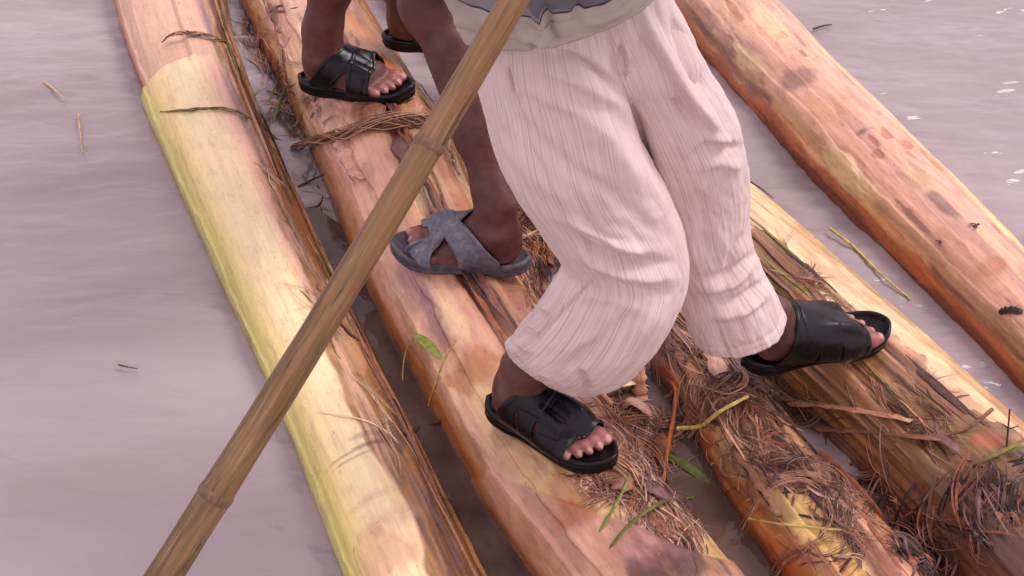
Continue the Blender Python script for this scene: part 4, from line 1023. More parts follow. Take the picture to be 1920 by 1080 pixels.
# ---- bamboo pole
def build_pole():
    root = empty('bamboo_pole', tuple(POLE_A)); tag(root, 'weathered bamboo pole slanting from bottom left across the raft to the man\'s hands', 'pole')
    Lp = np.linalg.norm(POLE_B - POLE_A)
    # distances of the joints along the pole
    def along(px, py):
        d = ray(px, py); n = np.cross(d, pd_); o = A3(0, 0, CAM_H)
        m = np.cross(d, n); return float((o - POLE_A) @ m / (pd_ @ m))
    joints = [along(395, 937) - .47, along(412, 930), along(812, 274), along(812, 274) + .47, along(812, 274) + .9]
    rA, rB = .0190, .0152
    ends = [joints[0] - .25, *joints, joints[-1] + .3]
    b1 = np.cross(pd_, [0, 0, 1]); b1 /= np.linalg.norm(b1); b2 = np.cross(pd_, b1)
    th = np.linspace(0, 2 * np.pi, 49)
    for i in range(len(ends) - 1):
        t = np.linspace(ends[i], ends[i + 1], 120)
        r = (rA + (rB - rA) * t / Lp)
        e = np.minimum(t - ends[i], ends[i + 1] - t)
        r = r * (1 + .03 * np.exp(-e / .012)) + .0
        wob = A3(0, 0, 0) + (b1 * .004)[None] * np.sin(t * 5)[:, None]
        TH, TT = np.meshgrid(th, t); arc = TH * .019
        rr = r[:, None] + (fbm(TT * 14, np.cos(TH) * 2, np.sin(TH) * 2, 501 + i, 3) - .5) * .0016
        V = (POLE_A + pd_ * t[:, None] + wob)[:, None] + b1 * (rr * np.cos(TH))[..., None] + b2 * (rr * np.sin(TH))[..., None]
        c = np.tile(srgb(134, 96, 56), TT.shape + (1,)).reshape(TT.shape + (3,))
        dark = sstep(.55, -.15, TT) * .85
        c = lay(c, dark, srgb(86, 66, 36))
        m = sstep(.45, .65, fbm(TT * 8, arc * 160, 0, 520 + i, 3)); c = lay(c, m * .6, srgb(158, 118, 80))
        nd = np.exp(-e / .012)[:, None] * (.4 + .6 * noise(TT * 60, arc * 90, 0, 530)); c = lay(c, nd * .55, srgb(112, 78, 58))
        s = along(650, 560); sl = np.exp(-((TT - s) / .10) ** 2) * np.exp(-(((TH - 1.2) % (2 * np.pi) - np.pi) / .16) ** 2); c = lay(c, sl * .8, srgb(54, 34, 38))
        cs = mesh_obj('culm_section', V.reshape(-1, 3), grid_faces(len(t), len(th)), M_BAMBOO, None, c.reshape(-1, 3), np.stack([TT + i * .7, arc], -1).reshape(-1, 2))
        own(cs, root)
        if 0 < i:
            t = ends[i] + np.linspace(-.006, .006, 9); r = (rA + (rB - rA) * ends[i] / Lp) * 1.025 + .0012 * np.sin(np.linspace(0, np.pi, 9))
            TH, TT = np.meshgrid(th, t); wob = b1 * .004 * math.sin(ends[i] * 5)
            V = (POLE_A + pd_ * t[:, None] + wob)[:, None] + b1 * (r[:, None] * np.cos(TH))[..., None] + b2 * (r[:, None] * np.sin(TH))[..., None]
            c = np.tile(srgb(126, 88, 66), (V.shape[0] * V.shape[1], 1)) * (.6 + .6 * noise(TH.ravel() * 4, TT.ravel() * 300, 0, 540))[:, None]
            own(mesh_obj('node_ring', V.reshape(-1, 3), grid_faces(9, 49), M_BAMBOO, None, c, np.stack([TT, TH * .019], -1).reshape(-1, 2)), root)
build_pole()
# ------------------------------------------------------------------ loose fibre, straw, leaves and twigs on the raft
SH = {'tan': srgb(190, 142, 110), 'pink': srgb(206, 160, 138), 'brn': srgb(140, 96, 74), 'red': srgb(158, 96, 68), 'dk': srgb(84, 56, 48), 'pur': srgb(120, 86, 82),
      'pale': srgb(222, 190, 150), 'or': srgb(196, 128, 74), 'grn': srgb(104, 116, 46), 'olv': srgb(130, 118, 56), 'straw': srgb(206, 190, 108), 'blk': srgb(48, 34, 32)}
class Ribbons:
    def __init__(s): s.v, s.f, s.c, s.u, s.n = [], [], [], [], 0
    def add(s, path, width, col, curl=.3, roll=0.0, jag=0.0, taper=.25):
        p = np.asarray(path, float); m = len(p)
        t = np.gradient(p, axis=0); t /= np.linalg.norm(t, axis=1)[:, None] + 1e-9
        side = np.cross(t, [0, 0, 1.0]); side /= np.linalg.norm(side, axis=1)[:, None] + 1e-9
        up = np.cross(side, t)
        a = roll if np.ndim(roll) else np.full(m, roll)
        sd = side * np.cos(a)[:, None] + up * np.sin(a)[:, None]; nn = up * np.cos(a)[:, None] - side * np.sin(a)[:, None]
        k = np.linspace(0, 1, m); w = width * .5 * (taper + (1 - taper) * np.sqrt(np.clip(4 * k * (1 - k), 0, 1)))
        if jag: w = w * (1 + jag * (RNG.random(m) - .5))
        w = w[:, None]
        rows = np.stack([p - sd * w, p - sd * w * .4 + nn * w * curl, p + sd * w * .4 + nn * w * curl, p + sd * w], 1)
        s.v.append(rows.reshape(-1, 3)); s.f.append(grid_faces(m, 4, off=s.n)); s.n += m * 4
        cc = np.asarray(col)[None] * (0.85 + .3 * RNG.random((m, 1))); s.c.append(np.repeat(cc, 4, 0))
        L = np.r_[0, np.cumsum(np.linalg.norm(np.diff(p, axis=0), axis=1))]
        s.u.append(np.stack(np.broadcast_arrays(L[:, None] + RNG.random() * 5, np.array([-1, -.4, .4, 1])[None] * w), -1).reshape(-1, 2))
    def build(s, name, mat=None, parent=None):
        return mesh_obj(name, np.vstack(s.v), np.vstack(s.f), mat or M_FIBRE, parent, np.clip(np.vstack(s.c), .003, .9), np.vstack(s.u))
def heading(px, py, vx, vy):                          # an image direction as a direction on the deck
    d = P(px + vx * 10, py + vy * 10, 0) - P(px, py, 0); return math.atan2(d[1], d[0])
def lie(xy, lift, sag=3):
    z = surf_z(xy[:, 0], xy[:, 1])
    for _ in range(sag): z = np.maximum(z, np.convolve(np.pad(z, 1, 'edge'), [.25, .5, .25], 'valid'))
    z = np.convolve(np.pad(z, 1, 'edge'), [.25, .5, .25], 'valid')
    return np.c_[xy, z + lift]
def strand(p0, ang, length, bend, lift, n=11, wig=.5):
    k = np.linspace(0, 1, n); a = ang + bend * (k - .5) + RNG.normal(0, wig) * np.sin(k * RNG.uniform(2, 7) + RNG.uniform(0, 6)) + np.cumsum(RNG.normal(0, .05, n))
    st = length / n
    xy = np.c_[np.cumsum(np.cos(a)), np.cumsum(np.sin(a))] * st
    xy = xy - xy[n // 2] + p0[:2]
    hump = lift * (.25 + np.abs(np.sin(k * math.pi * RNG.uniform(.5, 1.6) + RNG.uniform(0, 3))))
    return lie(xy, hump + .0015)
def tangle(label, spots, cols, mat=None):
    """spots: (image x, y, spread x, y, how many, direction x, y, scatter rad, length, width, lift, bend)"""
    rb = Ribbons()
    for (px, py, sx, sy, n, vx, vy, sc, ln, wd, lf, bd) in spots:
        for i in range(int(n * .78)):                  # strands lie together in matted bundles
            r = math.sqrt(RNG.random()); a = RNG.uniform(0, 6.283)
            qx, qy = px + sx * r * math.cos(a), py + sy * r * math.sin(a)
            p0 = on(qx, qy); ang = heading(qx, qy, vx, vy) + RNG.normal(0, sc)
            pick = float(noise(p0[0] * 26, p0[1] * 26, 0, 77)) + RNG.normal(0, .16)   # neighbours share a colour
            c = SH[cols[int(np.clip(pick, 0, .999) * len(cols))]] * RNG.uniform(.55, 1.05)
            wide = RNG.random() < .34
            p = strand(p0, ang, ln * RNG.uniform(.7, 1.8), RNG.normal(0, bd), lf * (.3 if wide else .7) * RNG.uniform(.05, 1.1) ** 1.5, 18)
            if np.ptp(p[:, 2]) > max(.055, 2.4 * lf) and RNG.random() < .85: continue
            roll = np.linspace(RNG.normal(0, .3), RNG.normal(0, .4), 18)
            if wide: rb.add(p, wd * RNG.uniform(.7, 1.7), c, RNG.uniform(.1, .35), roll, .4, .3)
            t = np.gradient(p, axis=0); sd_ = np.c_[-t[:, 1], t[:, 0], 0 * t[:, 0]]; sd_ /= np.linalg.norm(sd_, axis=1)[:, None] + 1e-9
            k = np.linspace(0, 1, 18); spread = max(wd, .003) * (1.3 if wide else .9)
            for j in range(RNG.integers(1, 3) if wide else RNG.integers(3, 8)):
                o1, o2, o3 = RNG.normal(0, spread, 3)
                q = p + sd_ * (o1 * (1 - k) + o2 * k + o3 * np.sin(k * 3.14))[:, None] + A3(0, 0, 1) * (.0008 + abs(RNG.normal(0, .0012)) * np.sin(k * 3.14))[:, None]
                i0 = RNG.integers(0, 6); i1 = RNG.integers(12, 19)
                rb.add(q[i0:i1], wd * RNG.uniform(.12, .42), c * RNG.uniform(.75, 1.25), .3, roll[i0:i1], 0, .3)
    o = rb.build('fibre_tangle', mat); tag(o, label, 'fibre tangle', 'heaps of shredded banana fibre', 'stuff'); return o
WARM = ['tan', 'brn', 'red', 'pink', 'brn', 'tan']; DARK = ['dk', 'brn', 'pur', 'dk', 'brn', 'red']; LIGHT = ['pale', 'tan', 'pink', 'tan', 'or']
tangle('purple-brown torn fibre along the top left edge of the broad stem by the farthest sandal',
       [(500, 70, 22, 70, 60, .45, 1, .3, .12, .006, .008, .6), (535, 150, 25, 40, 50, .5, 1, .4, .10, .005, .01, .8), (470, 40, 14, 30, 18, .4, 1, .3, .1, .005, .006, .5)], ['pur', 'dk', 'brn', 'pink', 'tan'])
tangle('brown and green litter of fibre in the water gap left of the broad stem',
       [(560, 215, 42, 30, 70, .7, .6, .9, .09, .005, .012, 1.2), (575, 265, 40, 18, 60, 1, -.1, .35, .12, .004, .01, .8), (600, 340, 10, 50, 20, .4, 1, .5, .09, .003, .008, 1.2), (590, 400, 25, 20, 12, .2, 1, 1.2, .08, .003, .006, 2.5), (785, 185, 30, 16, 22, 1, .3, .7, .08, .004, .012, .8)], ['brn', 'tan', 'pink', 'olv', 'dk', 'pur'])
tangle('orange-brown shredded fibre heaped between the bare shin and the striped trousers',
       [(960, 290, 45, 55, 80, .6, 1, .5, .12, .008, .014, .6), (985, 370, 45, 45, 90, .9, .35, .8, .10, .007, .016, 1), (1010, 440, 40, 45, 90, .5, 1, .5, .10, .006, .014, .9), (1000, 530, 25, 40, 60, .5, 1, .25, .12, .006, .01, .5), (930, 240, 22, 40, 30, .5, 1, .5, .1, .006, .012, .6)], ['tan', 'or', 'pink', 'brn', 'dk', 'red', 'pale'])
tangle('stringy reddish brown fibre heap right of the near black sandal',
       [(1175, 780, 62, 36, 110, 1, -.25, .45, .12, .004, .02, 1.1), (1200, 830, 60, 40, 120, .9, .6, .9, .10, .004, .018, 1.4), (1170, 880, 45, 40, 80, .4, 1, .6, .10, .005, .014, .9), (1255, 780, 30, 50, 40, .3, 1, .7, .09, .003, .014, 1.6), (1140, 760, 30, 18, 40, 1, -.15, .25, .12, .006, .02, .5), (1200, 800, 50, 44, 120, .8, .3, .8, .13, .007, .035, 1.2), (1190, 865, 50, 40, 110, .6, .8, .7, .12, .008, .03, 1.0), (1235, 740, 26, 40, 30, .5, 1, .4, .12, .005, .012, .8)], ['tan', 'brn', 'red', 'pink', 'red', 'pur', 'pale'])
tangle('curled knot of brown fibre strips looped over the thin orange stem',
       [(1345, 745, 60, 34, 150, 1, -.15, .3, .16, .006, .032, 2.6), (1300, 790, 26, 40, 40, .25, 1, .4, .12, .006, .018, 1.0), (1410, 770, 50, 36, 70, .9, .4, .5, .13, .005, .018, 1.2), (1390, 850, 60, 46, 80, .5, .8, .9, .10, .004, .018, 1.8)], WARM + ['dk'])
tangle('wiry brown fibre strewn across the thin orange stem near the bottom edge',
       [(1370, 910, 50, 40, 80, .4, 1, .8, .10, .004, .014, 1.5), (1480, 880, 70, 30, 80, 1, .35, .7, .11, .004, .016, 1.6), (1560, 905, 50, 40, 70, .6, .9, .8, .10, .004, .014, 1.6), (1520, 1045, 80, 24, 70, 1, -.1, .4, .10, .004, .012, .9), (1600, 960, 50, 50, 50, .6, 1, .5, .12, .005, .012, .7)], ['pur', 'brn', 'pink', 'dk', 'tan', 'brn'])
tangle('long brown bark strips lying in the crease under the farther black sandal',
       [(1500, 735, 70, 24, 60, 1, .55, .22, .22, .010, .014, .4), (1600, 780, 80, 30, 70, 1, .7, .25, .22, .009, .012, .5), (1660, 840, 60, 30, 60, 1, .6, .4, .18, .007, .014, .8), (1450, 690, 45, 22, 60, .7, .8, .5, .10, .005, .02, 1.4), (1420, 655, 26, 20, 40, .8, .8, .6, .08, .004, .014, 1.2)], ['brn', 'dk', 'tan', 'pur', 'brn', 'red'])
tangle('curly tan fibre shavings on the cream stem behind the farther black sandal',
       [(1500, 545, 34, 15, 80, 1, .35, 1.0, .05, .0022, .012, 3.0), (1505, 525, 26, 10, 16, 1, -.1, .35, .08, .006, .012, .5), (1460, 520, 22, 34, 40, .6, 1, .25, .14, .003, .004, .3), (1600, 700, 40, 20, 50, 1, .5, .6, .08, .003, .006, 1.2), (1700, 730, 40, 22, 60, .9, .6, .5, .09, .003, .006, 1.0)], ['tan', 'brn', 'pink', 'red', 'tan'])
tangle('knotted brown bark strips tangled across the torn sheath at lower right',
       [(1700, 860, 70, 40, 90, 1, -.4, .6, .14, .007, .022, 1.6), (1760, 820, 40, 44, 60, .7, .9, .5, .10, .004, .014, 1.2), (1700, 940, 40, 60, 70, .4, 1, .6, .12, .008, .02, 1.2), (1840, 900, 70, 22, 70, 1, .4, .35, .15, .006, .012, .6)], ['brn', 'dk', 'tan', 'pur', 'red'])
tangle('dense dark brown roots and fibres at the cut end of the cream stem, bottom right corner',
       [(1800, 1010, 80, 60, 260, .2, 1, .6, .10, .013, .05, 1.8), (1880, 1000, 60, 70, 260, .1, 1, .5, .10, .013, .05, 1.5), (1730, 1030, 40, 40, 130, .4, 1, .8, .09, .010, .035, 1.8), (1850, 950, 70, 24, 70, 1, .3, .6, .10, .005, .02, 1.4)], ['dk', 'brn', 'blk', 'red', 'dk', 'pur'])
tangle('wet dark shreds of fibre on the near end of the broad middle stem',
       [(1230, 950, 60, 34, 60, .5, 1, .5, .10, .009, .006, .6), (1270, 1010, 50, 40, 50, .4, 1, .4, .10, .008, .004, .5), (1130, 920, 40, 30, 26, 1, .5, .8, .08, .008, .010, .8)], ['dk', 'pur', 'brn', 'pink', 'red'])
tangle('pinkish peeled fibre beneath the trouser hems between the stems',
       [(1350, 670, 45, 36, 50, .55, 1, .25, .16, .010, .010, .4), (1265, 650, 30, 60, 30, .6, 1, .2, .14, .008, .008, .4), (1190, 720, 20, 40, 30, .5, 1, .3, .12, .006, .01, .5)], ['pink', 'tan', 'pur', 'brn'])
tangle('fine pale fibre hairs fraying along the brown side of the leftmost stem',
       [(535, 330, 26, 40, 34, .7, .8, .25, .10, .0018, .010, .7), (620, 560, 22, 70, 36, .45, 1, .25, .16, .003, .006, .4), (505, 240, 14, 30, 22, .4, 1, .3, .12, .004, .006, .4), (450, 90, 14, 40, 26, .4, 1, .3, .12, .004, .006, .5), (720, 760, 24, 60, 30, .5, 1, .2, .14, .003, .004, .3)], ['pale', 'tan', 'pale', 'brn', 'olv'])
def shred_on(stem, n, lo, hi, cols, seed_spot, ln=.25, wd=.010):
    """long thin strips of old sheath lying flat along a stem, as one part of it"""
    rb = Ribbons()
    for i in range(n):
        s0 = RNG.uniform(*seed_spot); ph = math.radians(RNG.uniform(lo, hi)); L_ = ln * RNG.uniform(.4, 1.5)
        ss = np.clip(np.linspace(s0, s0 + L_, 14), 0, stem.L); ph_ = ph + np.cumsum(RNG.normal(0, .012, 14))
        ax = interp(stem.d, stem.pts, ss); ii = np.clip((ss / stem.L * (len(stem.S) - 1)).astype(int), 0, len(stem.S) - 1)
        r = stem.R[ii] + .006 + .004 * np.sin(np.linspace(0, 3, 14)) * RNG.random()
        p = ax + stem.side[ii] * (r * np.sin(ph_))[:, None] + stem.up[ii] * (r * np.cos(ph_))[:, None]
        rb.add(p, wd * RNG.uniform(.4, 1.6), SH[cols[RNG.integers(len(cols))]] * RNG.uniform(.8, 1.15), .25, np.full(14, -ph), .3)
    o = rb.build('sheath_shreds', M_FIBRE, stem.obj); o['kind'] = 'stuff'
shred_on(T4, 90, -60, 0, ['brn', 'dk', 'tan', 'olv', 'pur', 'brn'], (T4.L - 1.0, T4.L - .1))
shred_on(T1, 26, 44, 75, ['brn', 'tan', 'olv', 'dk'], (0.7, 2.6), .35, .008)
shred_on(T2, 30, -2, 12, ['red', 'pur', 'dk', 'brn'], (1.2, 2.3), .3, .006)
shred_on(T3, 40, -50, 50, ['brn', 'tan', 'red', 'pink', 'dk'], (0.9, T3.L - .2), .25, .010)

# --- bigger flakes, each one a thing
def flake(px, py, vx, vy, ln, wd, col, lift, label, roll=0.0, bend=.3):
    rb = Ribbons(); p0 = on(px, py); p = strand(p0, heading(px, py, vx, vy), ln, bend * .4, lift, 14, .08)
    rb.add(p, wd * 1.25, SH[col], .14, np.linspace(roll - .25, roll + .3, 14), .55, .5)
    o = rb.build('sheath_flake'); s = o.modifiers.new('thickness', 'SOLIDIFY'); s.thickness = .0012
    return tag(o, label, 'bark flake', 'torn flakes of banana sheath')
FL = [(1150, 765, 1, -.05, .15, .020, 'tan', .03, 'narrow tan sheath strip under the pale curled one by the near hem', .1), (1215, 790, .9, .5, .10, .022, 'pink', .03, 'pinkish sheath flake on top of the stringy heap', .3), (1150, 850, .5, 1, .08, .03, 'brn', .02, 'brown sheath flake against the toe of the near sandal', .2), (1240, 850, .6, 1, .09, .022, 'red', .02, 'reddish sheath flake left of the standing stalk', -.3),
      (1165, 742, 1, -.12, .13, .022, 'pale', .03, 'pale curled sheath flake poking out beneath the near trouser hem', .3), (1195, 735, .45, 1, .07, .026, 'tan', .035, 'stubby tan sheath flake standing in the fibre left of the water gap', -.7),
      (945, 300, .5, 1, .16, .034, 'pink', .012, 'broad pinkish sheath flake close behind the bare shin', 0), (985, 325, .9, .5, .13, .026, 'or', .02, 'orange sheath flake under the edge of the striped thigh', .2),
      (1000, 400, .5, 1, .12, .030, 'tan', .02, 'tan sheath flake hanging over the gap above the grey-blue heel', .5), (960, 380, 1, .3, .10, .020, 'dk', .014, 'dark sheath flake lying across the fibre behind the bare ankle', 0),
      (1035, 480, .35, 1, .10, .020, 'brn', .01, 'brown sheath flake at the rim of the small water pool by the grey-blue heel', .4), (1340, 660, .5, 1, .20, .036, 'pink', .006, 'long pinkish sheath flake below the far trouser hem', 0),
      (1390, 700, .6, .9, .16, .028, 'pur', .012, 'purplish sheath flake in front of the farther heel', .2), (1160, 905, .6, .8, .07, .035, 'brn', .010, 'brown square sheath flake under the toes of the near sandal', 0),
      (1225, 925, .8, .55, .09, .026, 'pur', .012, 'wet purple-brown sheath flake beside the reddish stalk', .2), (1430, 905, .5, 1, .18, .030, 'brn', .006, 'brown sheath strip along the left of the yellow patch at bottom', .1),
      (1560, 765, 1, .62, .34, .030, 'tan', .012, 'long tan bark strip running down from the farther sandal', .1), (1640, 815, 1, .5, .26, .026, 'brn', .014, 'long brown bark strip lower right of the tan one', .2),
      (1790, 850, .8, .7, .14, .020, 'pur', .012, 'purplish bark strip along the edge of the torn sheath', 0), (700, 215, .3, 1, .12, .040, 'brn', .004, 'brown sheath flake beneath the farthest black sandal', 0),
      (780, 222, .4, 1, .12, .036, 'tan', .006, 'tan sheath flake right of the brown one under the farthest sandal', 0), (770, 300, .5, 1, .14, .028, 'pur', .006, 'purple-brown sheath flake left of the bamboo joint', 0),
      (880, 330, .45, 1, .12, .026, 'pink', .008, 'pinkish sheath flake just right of the bamboo joint', 0), (655, 300, .4, 1, .22, .040, 'pink', .004, 'long smooth pinkish sheath piece left of the dark crack', 0)]
for fl_ in FL: flake(*fl_[:9], roll=fl_[9])

# --- cords, blades, twigs, stalks
def tube(name, path, r0, r1, col, mat, parent=None, n=40, k=7):
    p = smooth_path(path, n); t = np.gradient(p, axis=0); t /= np.linalg.norm(t, axis=1)[:, None]
    s_ = np.cross(t, [0.3, 0.2, 1.0]); s_ /= np.linalg.norm(s_, axis=1)[:, None]; u = np.cross(s_, t)
    a = np.linspace(0, 2 * np.pi, k + 1)[:-1]; r = np.linspace(r0, r1, n) * (1 + .25 * (RNG.random(n) - .5))
    V = p[:, None] + r[:, None, None] * (s_[:, None] * np.cos(a)[None, :, None] + u[:, None] * np.sin(a)[None, :, None])
    c = np.tile(np.asarray(col)[None, None], (n, k, 1)) * (.8 + .4 * RNG.random((n, 1, 1)))
    f = grid_faces(n, k, True).tolist() + [list(range(k)), list(range((n - 1) * k, n * k))]
    L = np.linspace(0, .3, n)
    return mesh_obj(name, V.reshape(-1, 3), f, mat, parent, c.reshape(-1, 3), np.stack(np.broadcast_arrays(L[:, None], a[None] * .003), -1).reshape(-1, 2))
def pts_on(pl, lift): return np.array([on(x, y, l) for (x, y), l in zip(pl, np.broadcast_to(lift, len(pl)))])
def blade(name, pl, lift, width, col, parent=None, col2=None):
    rb = Ribbons(); p = smooth_path(pts_on(pl, lift), 22)
    rb.add(p, width, col, .5, 0.0, 0, .12)
    return rb.build(name, M_LEAF, parent)
def cord(label, pl, lift, n, spread, cols, w=.0035, twist=5):
    rb = Ribbons(); base = smooth_path(pts_on(pl, lift), 40); k = np.linspace(0, 1, 40)
    for i in range(n):
        ph = RNG.uniform(0, 6.28); r = spread * RNG.uniform(.3, 1) * (.4 + .6 * np.sin(k * 3.14)); tw = twist * RNG.uniform(.7, 1.4)
        off = np.c_[np.cos(ph + k * tw * 6.28) * r * .5, np.cos(ph + k * tw * 6.28) * r, np.abs(np.sin(ph + k * tw * 6.28)) * r * .8 + .002]
        a0, a1 = sorted(RNG.integers(0, 40, 2));
        if a1 - a0 < 16: a0, a1 = 0, 40
        q = (base + off)[a0:a1]
        rb.add(q, w * RNG.uniform(.5, 1.5), SH[cols[RNG.integers(len(cols))]], .5, RNG.normal(0, .6), 0, .4)
    o = rb.build('fibre_cord'); return tag(o, label, 'cord', 'fibre cords binding the raft')
cord('twisted straw cord lying across the broad stem below the farthest sandal', [(548, 282), (600, 268), (650, 258), (690, 243), (740, 236), (800, 240), (850, 262), (880, 285)], .006, 60, .030, ['tan', 'olv', 'red', 'tan', 'brn', 'olv', 'pur'], .003, 1.1)
cord('brown fibre cord wrapped over the top of the leftmost stem', [(305, 84), (318, 72), (345, 67), (380, 70), (410, 80), (428, 84)], .004, 16, .008, ['brn', 'tan', 'dk', 'olv'], .004, 2)
cord('thin green grass strand draped over the leftmost stem', [(300, 214), (350, 212), (400, 207), (440, 213), (470, 228), (500, 250)], .004, 9, .006, ['olv', 'grn', 'dk', 'olv'], .0028, 2)
cord('dark fibre cord hanging below the bamboo joint beside the shin', [(838, 262), (842, 290), (852, 320), (862, 345)], .02, 10, .008, ['brn', 'tan', 'dk'], .004, 2)
def item(o, label, cat, group=None): return tag(o, label, cat, group)
GB = 'green grass blades on the raft'
item(blade('grass_blade', [(1105, 1030), (1150, 965), (1168, 930), (1180, 908)], [.004, .02, .02, .03], .006, SH['grn'] * 1.3), 'upright green grass blade below the near sandal', 'grass blade', GB)
item(blade('grass_blade', [(1120, 1062), (1175, 1000), (1235, 962), (1295, 945), (1352, 925)], [.004, .02, .03, .02, .004], .007, SH['grn'] * .8), 'longest dark green arched grass blade at bottom centre', 'grass blade', GB)
item(blade('grass_blade', [(1236, 864), (1275, 880), (1310, 902), (1352, 926)], [.02, .022, .02, .006], .022, SH['grn'] * .7), 'broad dark green blade pointing to the water gap', 'grass blade', GB)
item(blade('grass_blade', [(1780, 892), (1850, 876), (1925, 848)], [.012, .03, .05], .008, SH['olv'] * 1.1), 'olive grass blade reaching the right edge of the picture', 'grass blade', GB)
item(blade('grass_blade', [(1830, 880), (1880, 866), (1930, 862)], [.012, .03, .04], .006, SH['grn']), 'short green blade just under the olive one at right', 'grass blade', GB)
for i, (a, b, c, lb) in enumerate([((505, 195), (522, 165), (530, 148), 'small upright green blade left of the farthest heel'), ((500, 175), (540, 190), (585, 180), 'yellow-green blade running under the farthest heel'), ((520, 215), (575, 195), (640, 178), 'long olive blade crossing beneath the farthest sandal'),
                                   ((560, 285), (600, 275), (650, 258), 'green blade lying along the straw cord'), ((580, 235), (590, 222), (602, 212), 'bright green sprig on the litter below the farthest sandal'), ((770, 245), (820, 255), (862, 275), 'dark green blade along the cord near the bamboo'),
                                   ((470, 205), (485, 185), (505, 170), 'grass blade in the water gap near the top'), ((545, 150), (530, 190), (512, 240), 'dark grass blade hanging into the water gap'), ((1545, 760), (1560, 775), (1572, 782), 'tiny green leaf scrap on the long bark strips')]):
    item(blade('grass_blade', [a, b, c], [.006, .02, .012], .006 if i < 8 else .012, SH['olv' if i in (1, 2) else 'grn'] * (1.2 if i == 4 else .9)), lb, 'grass blade', GB)
lf = empty('leaf', tuple(on(790, 675))); tag(lf, 'single pointed green leaf on a thin curved stalk over the water gap', 'leaf')
own(tube('stalk', pts_on([(756, 738), (757, 715), (764, 690), (782, 668)], [.0, .03, .05, .06]), .0014, .0014, SH['straw'] * .8, M_LEAF), lf)
rb = Ribbons(); rb.add(smooth_path(pts_on([(778, 664), (800, 674), (828, 698)], [.06, .05, .035]), 18), .024, SH['grn'] * 1.35, .35, .2, 0, .05); own(rb.build('leaf_blade', M_LEAF), lf)
SG = 'loose stalks and twigs on the raft'
for nm, pl, lf_, r0, r1, c, lb in [
    ('stalk', [(856, 672), (838, 698), (818, 730), (800, 772)], [.05, .045, .02, .004], .0022, .0015, SH['straw'] * np.array([1, .85, .8]), 'pale dry stalk leaning from the broad stem into the water gap'),
    ('twig', [(758, 822), (790, 808), (828, 795)], .010, .0035, .0045, SH['dk'], 'short dark twig bridging the water gap'),
    ('twig', [(638, 612), (665, 640), (700, 672), (735, 710), (765, 748)], [.01, .012, .01, .006, .002], .0028, .0014, SH['dk'], 'long thin dark twig along the inner side of the leftmost stem'),
    ('twig', [(720, 690), (735, 730), (742, 770)], .004, .0024, .0016, SH['red'], 'reddish twig beside the leftmost stem'),
    ('stalk', [(1250, 718), (1264, 745), (1262, 790), (1252, 845), (1244, 900), (1237, 958)], [.01, .03, .035, .03, .02, .006], .0045, .0035, SH['or'] * np.array([.9, .7, .6]), 'reddish brown stalk standing across the fibre heap right of the near sandal'),
    ('stalk', [(1268, 822), (1310, 818), (1345, 795), (1398, 769)], [.03, .03, .035, .04], .0042, .0034, SH['straw'] * 1.1, 'bright yellow bent straw between the near sandal and the fibre knot'),
    ('stalk', [(1402, 979), (1470, 990), (1530, 996), (1578, 998)], [.012, .01, .01, .006], .0028, .0018, SH['straw'], 'thin yellow straw lying over the thin stem at bottom'),
    ('stalk', [(1470, 865), (1520, 930), (1560, 975), (1605, 1038)], [.006, .004, .004, .004], .0042, .0036, SH['dk'] * .8, 'dark straight reed pressed along the thin orange stem'),
    ('twig', [(1772, 822), (1810, 816), (1838, 800), (1852, 788)], [.01, .02, .03, .03], .0026, .0036, SH['brn'], 'small brown twig on the cream stem at right'),
    ('twig', [(1884, 872), (1880, 842), (1876, 808)], [.0, .03, .06], .0022, .0014, SH['blk'], 'tiny dark dried sprig standing on the cream stem at right edge'),
    ('twig', [(1868, 822), (1880, 830), (1898, 826)], [.04, .04, .04], .0012, .001, SH['blk'], 'thin side shoot of the dried sprig at right edge'),
    ('twig', [(968, 356), (945, 385), (930, 350)], [.02, .03, .02], .003, .002, SH['blk'], 'dark forked twig right of the bare shin'),
    ('twig', [(560, 355), (580, 345), (612, 330)], .008, .0028, .0018, SH['dk'], 'dark twig in the water gap beside the pinkish sheath'),
    ('twig', [(572, 395), (596, 390), (606, 372), (596, 352)], .006, .0024, .0016, SH['blk'], 'curled dark twig in the water gap'),
    ('stalk', [(1498, 720), (1560, 748), (1640, 800), (1690, 850)], .02, .004, .0025, SH['tan'], 'long tan stalk along the bark strips below the farther sandal'),
    ('stalk', [(1850, 905), (1800, 925), (1760, 930), (1740, 900)], .02, .0035, .0025, SH['red'], 'curved brown stalk at the edge of the root mass'),
    ('stalk', [(712, 560), (708, 580), (722, 590)], .004, .0016, .0012, SH['straw'], 'short pale straw at the waterline of the broad stem'),
]:
    item(tube(nm, pts_on(pl, lf_), r0, r1, c, M_LEAF), lb, nm, SG)
FW = 'straws floating on the river'
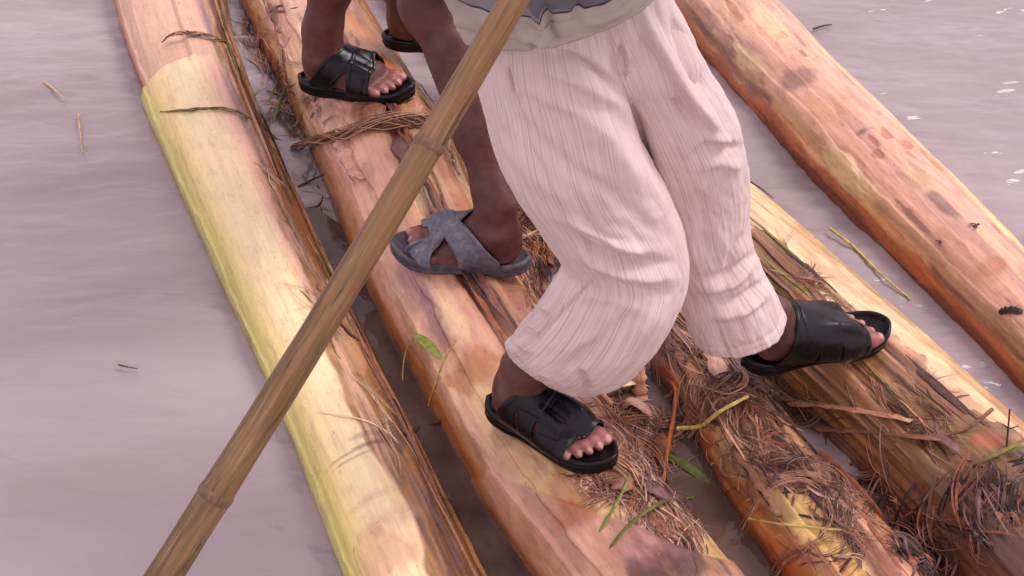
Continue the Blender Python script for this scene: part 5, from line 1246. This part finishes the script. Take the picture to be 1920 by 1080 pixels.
for pl, r, c, lb in [([(1556, 428), (1600, 462), (1650, 512), (1708, 562)], .0045, SH['straw'] * 1.05, 'pale green straw floating in the gap beside the rightmost stem'),
                     ([(82, 152), (100, 166), (122, 186)], .0035, SH['pale'], 'upper pale straw floating at the left'), ([(147, 214), (150, 245), (155, 286)], .0035, SH['pale'] * np.array([.8, .9, .7]), 'lower pale straw floating at the left'),
                     ([(1400, 336), (1425, 352), (1450, 372)], .0028, SH['grn'] * .7, 'dark green stem floating behind the striped trouser leg'), ([(1525, 54), (1545, 48), (1560, 46)], .004, SH['dk'], 'dark twig floating above the rightmost stem'),
                     ([(222, 684), (240, 688), (258, 691)], .003, SH['pur'], 'small dark stick floating left of the bamboo pole'), ([(675, 34), (680, 20), (684, 4)], .003, SH['dk'], 'dark twig in the water behind the farthest leg')]:
    q = np.array([P(x, y, WATER_Z + .012) for x, y in pl]); item(tube('floating_straw', q, r * .8, r * .4, c, M_LEAF), lb, 'straw', FW)
# --- two insects and a dark scrap on the rightmost stem
def fly(px, py, label, s=1.0):
    e = empty('fly', tuple(on(px, py))); tag(e, label, 'fly', 'flies on the rightmost stem'); p = on(px, py, .004)
    h = np.array([.8, .5, 0]); h /= np.linalg.norm(h); l_ = np.array([-.5, .8, 0])
    own(tube('body', [p - h * .009 * s, p, p + h * .007 * s], .0022 * s, .0026 * s, SH['blk'] * .6, M_LEAF, n=9), e)
    for k in (1, -1):
        rb = Ribbons(); rb.add(smooth_path([p + A3(0, 0, .003), p - h * .007 * s + l_ * k * .005 * s + A3(0, 0, .004), p - h * .014 * s + l_ * k * .009 * s + A3(0, 0, .003)], 8), .005 * s, SH['dk'], .1, 0, 0, .3); own(rb.build('wing', M_LEAF), e)
fly(1830, 425, 'dark fly sitting on the yellow side of the rightmost stem'); fly(1764, 456, 'small fly on the middle of the rightmost stem', .7)
rb = Ribbons(); rb.add(smooth_path(pts_on([(1872, 590), (1894, 586), (1916, 590)], .006), 14), .02, SH['blk'], .8, 0, .5, .5); item(rb.build('bark_scrap'), 'dark bark scrap on the rightmost stem near the right edge', 'bark scrap')
